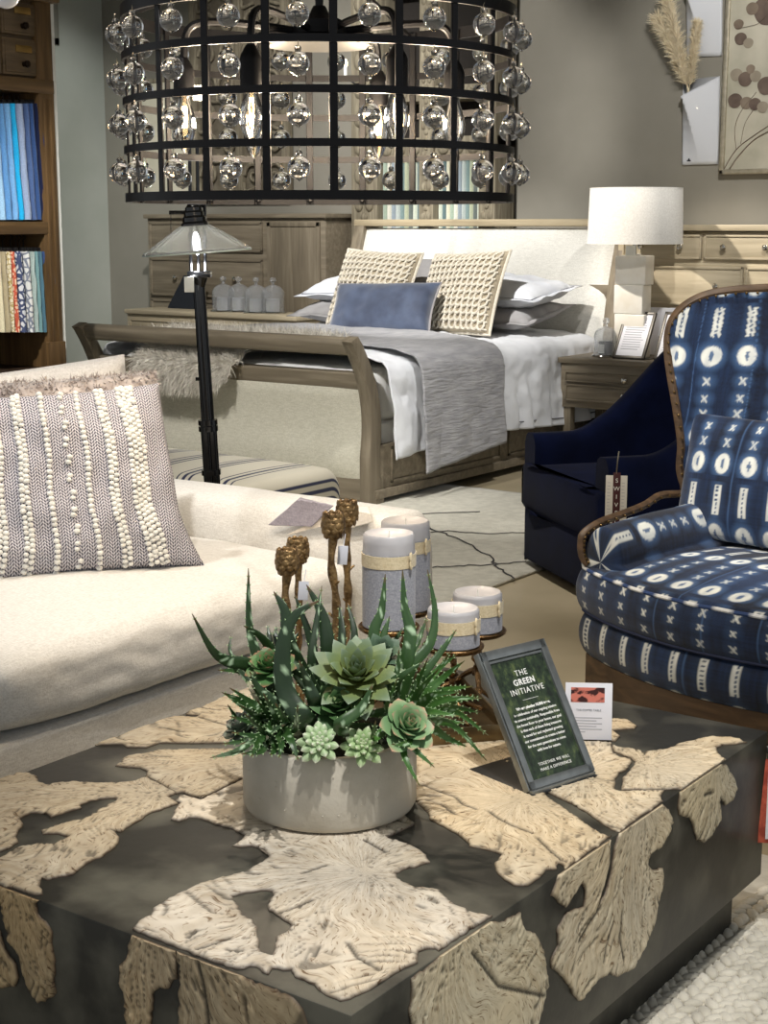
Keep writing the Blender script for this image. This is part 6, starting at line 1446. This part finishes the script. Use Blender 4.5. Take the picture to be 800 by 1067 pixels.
# ============================================================ PLANTER
PC=Vector((-1.457,1.87)); PR=.1405; PT=TZ+.128
m_pot=M('pale concrete pot',(168,161,146),(188,182,168),rough=.75,scale=12,detail=8,bump=.2,bscale=90)
pot=thing('concrete_planter','round pale concrete bowl planter full of succulents on the coffee table','planter',(PC.x,PC.y,TZ+.0045))
bm=BM(); h=PT-TZ-.0045; lathe(bm,[(0,0),(PR-.012,0),(PR-.004,.004),(PR,.012),(PR,h-.005),(PR-.004,h),(PR-.012,h),(PR-.016,h-.004),(PR-.016,h-.03),(0,h-.03)],seg=72)
for k in range(16): a=random.uniform(3.6,6.2); z=random.uniform(.02,h-.02); ball(bm,((PR)*math.cos(a),(PR)*math.sin(a),z),.0015,1)
obj('bowl',bm,m_pot,pot)
bm=BM(); surf(bm,lambda u,v:Vector(((PR-.014)*v*math.cos(u*2*PI),(PR-.014)*v*math.sin(u*2*PI),h-.012+.05*(1-v*v)+.010*nz(u*20,v*9))),40,14,cu=True); obj('soil',bm,M('dark moss and soil',(22,24,16),(46,52,28),rough=1,scale=60,bump=.8,bscale=120),pot)
m_aloe=vcol('aloe leaf',.42,.12,120,.5,0,.15); m_ros=vcol('rosette leaf',.5,.1,120,.4,0,.05)
CTOP=Vector((PC.x,PC.y,PT+.02))
def aloe(bm,cols,pts,w,thick=.42,teeth=.011,c=(22,46,18),c2=(50,80,32),seed=0,tl=.0032,channel=.25):
    P_=smoothpath(pts,7); pp,fr=frames(P_); n=len(P_); A=np.array(lin(c)[:3]); B=np.array(lin(c2)[:3]); rings=[]
    eye=(cC-P_[n//2]).normalized(); seg=10; nxt=0; L=0
    for i,(p,(t,n_,b_)) in enumerate(zip(pp,fr)):
        f=i/(n-1); sd=t.cross(eye); sd=(sd+Vector((0,0,.0))).normalized() if sd.length>.05 else n_; nm=sd.cross(t).normalized()
        # the blade's flat turns partly away from the viewer
        tw=.5*math.sin(seed*3.1); sd2=(sd*math.cos(tw)+nm*math.sin(tw)); nm2=(nm*math.cos(tw)-sd*math.sin(tw))
        r=w/2*(1-f)**.62*(1+.15*math.sin(f*PI)) if f<1 else .0004; r=max(r,.0005); ring=[]
        for k in range(seg):
            a=2*PI*k/seg; x=math.cos(a)*r; y=math.sin(a)*r*thick; y+= -channel*r*(1-(x/r)**2) if math.sin(a)>0 else 0
            ring.append(bm.verts.new(p+sd2*x+nm2*y)); m=.5+.5*nz(p.x*60+k,p.z*60,seed); col=A*(1-m*.6)+B*m*.6
            if nz(p.x*420+k*9,p.z*420,seed)>.42: col=np.array(lin((170,196,160))[:3])
            if f>.93: col=col*.5+np.array(lin((110,70,40))[:3])*.5
            cols.append((*col,1))
        rings.append(ring)
        if i<n-1 and f>.04: 
            L+=(pp[i+1]-p).length
            if teeth and L>teeth:
                L=0
                for s_ in (1,-1):
                    q=p+sd2*(s_*r*.96); a_=bm.verts.new(q-t*.0016); b2=bm.verts.new(q+t*.0016); c_=bm.verts.new(q+sd2*(s_*tl)+t*.0022); d_=bm.verts.new(q+nm2*.0012)
                    bm.faces.new((a_,b2,c_)); bm.faces.new((a_,c_,d_)); bm.faces.new((b2,d_,c_)); 
                    for _ in range(4): cols.append((*lin((150,178,128))[:3],1))
    for a,b in zip(rings,rings[1:]):
        for k in range(seg): bm.faces.new((a[k],a[(k+1)%seg],b[(k+1)%seg],b[k]))
    bm.faces.new(rings[-1])
def plant(name,label,cat,build,mat,base,group=None):
    bm=BM(); cols=[]; build(bm,cols); 
    # vertex order equals creation order
    o=obj(name,bm,mat,angle=60); setcol(o,np.array(cols)); origin_to(o,base); tag(o,label,cat,group); return o
PS=lambda L,D: [atD(x,y,d) for (x,y),d in zip(L,D)]
def base_at(px_,dep=0): 
    p=atD(px_,770,2.37+dep); return p
s=lambda x,y:(200+x/4.853,590+y/4.853); q_=lambda x,y:(340+x/4.444,580+y/4.444)
def tallset(name,label,leaves,base,cc=(22,44,20),c2=(50,80,34)):
    def b(bm,cols):
        for i,(L,w,d0,d1) in enumerate(leaves):
            n=len(L); pts=[base.lerp(atD(L[0][0],L[0][1],d0),.35)]+[atD(x,y,d0+(d1-d0)*k/max(1,n-1)) for k,(x,y) in enumerate(L)]
            aloe(bm,cols,pts,w/1600*2.35*1.28,seed=i+len(label),c=cc,c2=c2,teeth=.012,tl=.0026)
    plant(name,label,'succulent',b,m_aloe,base,'tall aloe leaves in the planter')
bL=Vector((atD(300,760,2.36).x,atD(300,760,2.36).y,PT-.01)); bM=Vector((atD(345,760,2.42).x,atD(345,760,2.42).y,PT-.01)); bR=Vector((atD(410,760,2.38).x,atD(410,760,2.38).y,PT-.01))
tallset('aloe_plant','dark aloe at the left of the planter with one leaf arching far left',[([s(300,515),s(180,480),s(100,420),s(0,240)],13,2.34,2.30),([s(335,470),s(290,300),s(285,10)],11,2.40,2.42),([s(400,440),s(340,350),s(260,300)],10,2.36,2.33),([s(400,400),s(380,295)],7,2.42,2.44),([s(205,460),s(197,350)],5,2.42,2.44),([s(470,800),s(420,690),s(340,620),s(290,530)],12,2.25,2.24)],bL)
tallset('aloe_plant','dark aloe in the middle of the planter with a broad leaf bent to the right',[([s(580,790),s(470,620),s(462,400),s(520,250),s(645,172)],19,2.24,2.27),([s(500,420),s(470,230),s(413,128)],15,2.38,2.40),([s(690,440),s(660,250),s(578,92)],16,2.42,2.45),([s(605,490),s(630,280),s(656,98)],9,2.40,2.45),([s(590,340),s(518,145)],9,2.46,2.48),([s(440,400),s(425,300)],9,2.42,2.44),([s(630,700),s(590,600),s(540,475)],15,2.27,2.26),([q_(130,400),q_(100,215)],10,2.45,2.48),([q_(72,380),q_(60,222)],10,2.47,2.5),([s(500,440),s(540,330)],9,2.44,2.46)],bM,(18,38,18),(38,64,28))
tallset('aloe_plant','bright green aloe at the right of the planter with tall upright leaves',[([q_(220,380),q_(255,250),q_(273,80)],12,2.42,2.45),([q_(370,500),q_(388,350),q_(362,230),q_(352,60)],14,2.38,2.42),([q_(390,520),q_(480,400),q_(502,250),q_(468,60)],11,2.38,2.44),([q_(370,490),q_(420,400),q_(467,280)],9,2.4,2.44),([q_(440,560),q_(530,440),q_(602,338)],9,2.34,2.37),([q_(260,420),q_(292,275)],11,2.42,2.44),([q_(300,450),q_(352,330)],9,2.44,2.46),([q_(300,620),q_(330,520),q_(336,430)],8,2.30,2.30),([q_(60,790),q_(160,700),q_(215,590)],13,2.22,2.23),([q_(330,580),q_(440,490)],9,2.3,2.3)],bR,(26,56,24),(68,104,44))
def grass(label,base,tips,w,cc,c2):
    def b(bm,cols):
        for i,(mid,tip,d) in enumerate(tips):
            m_=atD(mid[0],mid[1],d); pts=[base+Vector((random.gauss(0,.008),random.gauss(0,.008),0)),base.lerp(m_,.55)+Vector((0,0,.012)),m_,atD(tip[0],tip[1],d-.02)]
            aloe(bm,cols,pts,w/1600*2.3*1.25,thick=.3,seed=i*1.7,c=cc,c2=c2,teeth=.008,tl=.003,channel=.5)
    plant('spiky_succulent',label,'succulent',b,m_aloe,base,'low spiky succulents round the rim')
gR=Vector((atD(424,745,2.32).x,atD(424,745,2.32).y,PT+.015)); gL=Vector((atD(285,762,2.30).x,atD(285,762,2.30).y,PT+.015))
grass('low spiky succulent with bright drooping leaves over the right rim of the planter',gR,[(q_(560,660),q_(722,655),2.30),(q_(600,720),q_(750,828),2.30),(q_(600,790),q_(742,945),2.28),(q_(400,880),q_(500,975),2.22),(q_(360,920),q_(432,1062),2.2),(q_(520,520),q_(602,455),2.34),(q_(540,560),q_(640,482),2.33),(q_(560,840),q_(650,880),2.32),(q_(600,700),q_(710,722),2.33),(q_(500,640),q_(625,625),2.28),(q_(480,560),q_(560,470),2.36),(q_(500,720),q_(620,740),2.25),(q_(380,860),q_(300,870),2.2),(q_(440,610),q_(520,520),2.30),(q_(560,680),q_(700,640),2.36),(q_(220,840),q_(228,760),2.2),(q_(540,620),q_(680,600),2.36),(q_(520,760),q_(650,770),2.3),(q_(470,600),q_(580,430),2.38),(q_(400,640),q_(470,470),2.34),(q_(280,700),q_(330,560),2.27),(q_(200,720),q_(170,600),2.3)],10,(34,76,28),(92,134,58))
grass('low spiky succulent with dark serrated leaves over the left rim of the planter',gL,[(s(270,690),s(150,638),2.30),(s(300,690),s(190,615),2.29),(s(240,930),s(90,970),2.24),(s(320,790),s(190,760),2.26),(s(330,760),s(240,700),2.25),(s(330,900),s(300,965),2.2),(s(500,880),s(538,985),2.19),(s(260,540),s(130,525),2.42),(s(340,860),s(200,840),2.24),(s(360,870),s(240,900),2.22),(s(380,700),s(300,600),2.27),(s(400,830),s(470,800),2.2),(s(420,920),s(395,955),2.2),(s(350,800),s(230,790),2.3),(s(300,740),s(170,650),2.33),(s(520,820),s(535,700),2.21),(s(430,780),s(360,640),2.24),(s(370,840),s(260,740),2.23),(s(400,760),s(330,680),2.26),(s(470,780),s(420,690),2.22),(s(250,800),s(180,700),2.3),(s(290,880),s(150,900),2.26),(s(350,930),s(250,950),2.2),(s(450,900),s(440,970),2.19)],11,(24,52,22),(64,100,44))
def rosette(label,px_,y_,D,R_,n,c0,c1,ctip,tilt=.5,az=0,cone=.5,wid=.34,thick=.12,pointy=1.6,layers=3,open_=1.15,name='rosette_succulent'):
    ctr=atD(px_,y_,D); A,B,Tp=[np.array(lin(c)[:3]) for c in (c0,c1,ctip)]
    vd=(cC-ctr).normalized(); ax=(Vector((0,0,1))*(1-tilt)+Vector((vd.x,vd.y,vd.z+.1))*tilt+cR*az).normalized(); X=ax.orthogonal().normalized(); Yv=ax.cross(X)
    def b(bm,cols):
        for i in range(n):
            f=(i+.5)/n; an=i*2.39996; el=(1-f)**.9*open_*.0+ (PI/2-.12)*(1-f)**1.1+.05 ; L=R_*(.38+.62*f**.75)
            dr=X*math.cos(an)+Yv*math.sin(an); d=(dr*math.cos(el)+ax*math.sin(el)).normalized(); sd=ax.cross(dr).normalized(); nm=sd.cross(d).normalized()*-1
            if nm.dot(ax)<0: nm=-nm
            o_=ctr+dr*R_*.06*f-ax*R_*cone*f*.5; nu,nv=9,7; 
            W_=L*wid
            for face in (1,-1):
                g=[]
                for a_ in range(nu+1):
                    u=a_/nu; ww=W_*math.sin(PI*min(1,u**.75*.98+.02))**(.8)*(1 if u<.6 else 1)*(1-.0*u); ww=W_*(.35+.65*min(1,u/.55))*(1-max(0,(u-.55)/.45)**pointy)
                    row=[]
                    for b_ in range(nv+1):
                        v=2*b_/nv-1; th=thick*L*(1-v*v)*math.sin(PI*min(1,.12+.88*u))**.6*.5
                        p=o_+d*(L*u)+sd*(v*ww)+nm*(face*th+.22*ww*v*v+.10*L*u*u*(1 if f<.75 else .5))
                        row.append(bm.verts.new(p)); m=min(1,max(0,u)); c=A*(1-m)+B*m
                        if u>.86: k=(u-.86)/.14; c=c*(1-k)+Tp*k
                        e=abs(v); c=c*(1+.12*(e>.8)) ; c=c*(.92+.16*((i*7)%5)/5); cols.append((*np.clip(c,0,1),1))
                    g.append(row)
                for a_ in range(nu):
                    for b_ in range(nv):
                        vs=(g[a_][b_],g[a_+1][b_],g[a_+1][b_+1],g[a_][b_+1]); bm.faces.new(vs if face<0 else vs[::-1])
    return plant(name,label,'succulent',b,m_ros,ctr,'rosette succulents in the planter')
rosette('large open grey green rosette with a yellow heart in the middle of the planter',371,705,2.30,.082,38,(128,134,22),(94,116,92),(134,150,128),tilt=.5,wid=.25,thick=.10,pointy=1.5,cone=.35)
rosette('small pale fleshy rosette hanging over the front rim, left one',332,774,2.225,.036,34,(120,158,96),(172,192,152),(214,214,196),tilt=.75,wid=.22,thick=.5,pointy=3,cone=.5)
rosette('small pale fleshy rosette hanging over the front rim, right one',378,777,2.225,.036,32,(112,150,84),(160,182,134),(206,208,182),tilt=.75,wid=.22,thick=.42,pointy=2.6,cone=.5)
rosette('blue green pink tipped rosette at the right front of the planter',424,757,2.23,.050,30,(70,110,60),(128,162,116),(196,140,120),tilt=.6,az=.35,wid=.38,thick=.13,pointy=2.6,cone=.5)
rosette('green rosette with reddish edges at the left of the planter',281,695,2.33,.046,30,(84,126,66),(72,108,64),(150,84,68),tilt=.35,az=-.1,wid=.36,thick=.15,pointy=2.2,cone=.4)
rosette('dull grey green rosette low at the left rim of the planter',252,758,2.29,.040,24,(60,86,62),(96,104,92),(110,92,88),tilt=.3,az=-.6,wid=.38,thick=.12,pointy=2.2,cone=.5)
rosette('grey green rosette half hidden behind the yellow hearted one',398,680,2.40,.046,24,(60,86,58),(88,110,90),(110,128,108),tilt=.4,az=.2,wid=.36,thick=.1,pointy=1.8)
rosette('broad leaved green rosette low in the middle of the planter',352,735,2.27,.050,22,(44,74,36),(70,104,60),(96,122,78),tilt=.55,wid=.36,thick=.1,pointy=1.9)
# ============================================================ LIGHT
w=bpy.data.worlds.new('World'); scn.world=w; w.use_nodes=True
w.node_tree.nodes['Background'].inputs[0].default_value=(.93,.97,1.0,1); w.node_tree.nodes['Background'].inputs[1].default_value=.34
def spot(x,y,tx,ty,tz,P,deg,col=(1,.95,.88),r=.04,blend=.6,z=CEIL-.25):
    l=bpy.data.lights.new('track_or_fill_spot','SPOT'); l.energy=P; l.spot_size=math.radians(deg); l.spot_blend=blend; l.color=col; l.shadow_soft_size=r
    o=bpy.data.objects.new('track_or_fill_spot',l); COL.objects.link(o); o.location=(x,y,z)
    o.rotation_euler=(Vector((tx,ty,tz))-Vector((x,y,z))).to_track_quat('-Z','Y').to_euler(); return o
WARM=(1,.93,.84); NEU=(1,.975,.94)
spot(-.45,1.25,-1.25,1.95,.42,225,28,NEU,r=.025)          # table and planter
spot(-3.3,1.5,-2.75,2.65,.5,110,40,NEU)            # sofa seat
spot(-1.6,.7,-2.65,2.4,.75,110,24,NEU)              # sofa pillow
spot(-1.2,1.2,-1.25,3.9,.75,270,24,NEU,r=.03)             # indigo chair
spot(-4.2,4.6,-5.1,7.6,.95,520,32,NEU)            # pillows and headboard
spot(-3.6,2.7,-5.0,5.5,.5,400,36,NEU)             # footboard, ottoman
spot(-2.4,5.6,-3.9,6.4,.4,200,36,NEU)             # throw, bed side
spot(-3.2,4.1,-3.5,5.2,0,110,40,NEU)             # rug
spot(-4.9,5.8,-3.75,8.0,1.2,380,24,WARM)           # dresser and lamp
spot(-2.2,5.6,-3.6,8.6,1.9,230,40,NEU)
spot(-3.0,3.9,-3.95,7.8,1.1,110,14,NEU)  # fill added to light the base of the table lamp
spot(-3.3,2.8,-3.95,4.2,.4,120,26,NEU)           # ottoman, added to brighten it
spot(-5.2,5.4,-6.9,8.6,1.5,330,50,NEU)           # left chests and carvings
spot(-4.6,5.4,-5.6,8.6,1.9,200,40,NEU)           # carved shelf
spot(-6.5,5.8,-8.8,7.9,1.6,150,44,(.96,1,.98))    # pale wall
spot(-3.6,3.2,-5.4,4.4,1.3,45,40,WARM)           # bookcase
spot(-2.0,3.2,-2.3,4.3,0,120,60,WARM)              # floor
spot(-.2,.9,-.7,2.3,0,80,50,NEU)                # chunky rug
scn.view_settings.view_transform='Standard'; scn.view_settings.look='None'; scn.view_settings.gamma=1; scn.view_settings.use_curve_mapping=False
scn.view_settings.exposure=.75
scn.cycles.max_bounces=10; scn.cycles.transmission_bounces=8; scn.cycles.sample_clamp_indirect=6
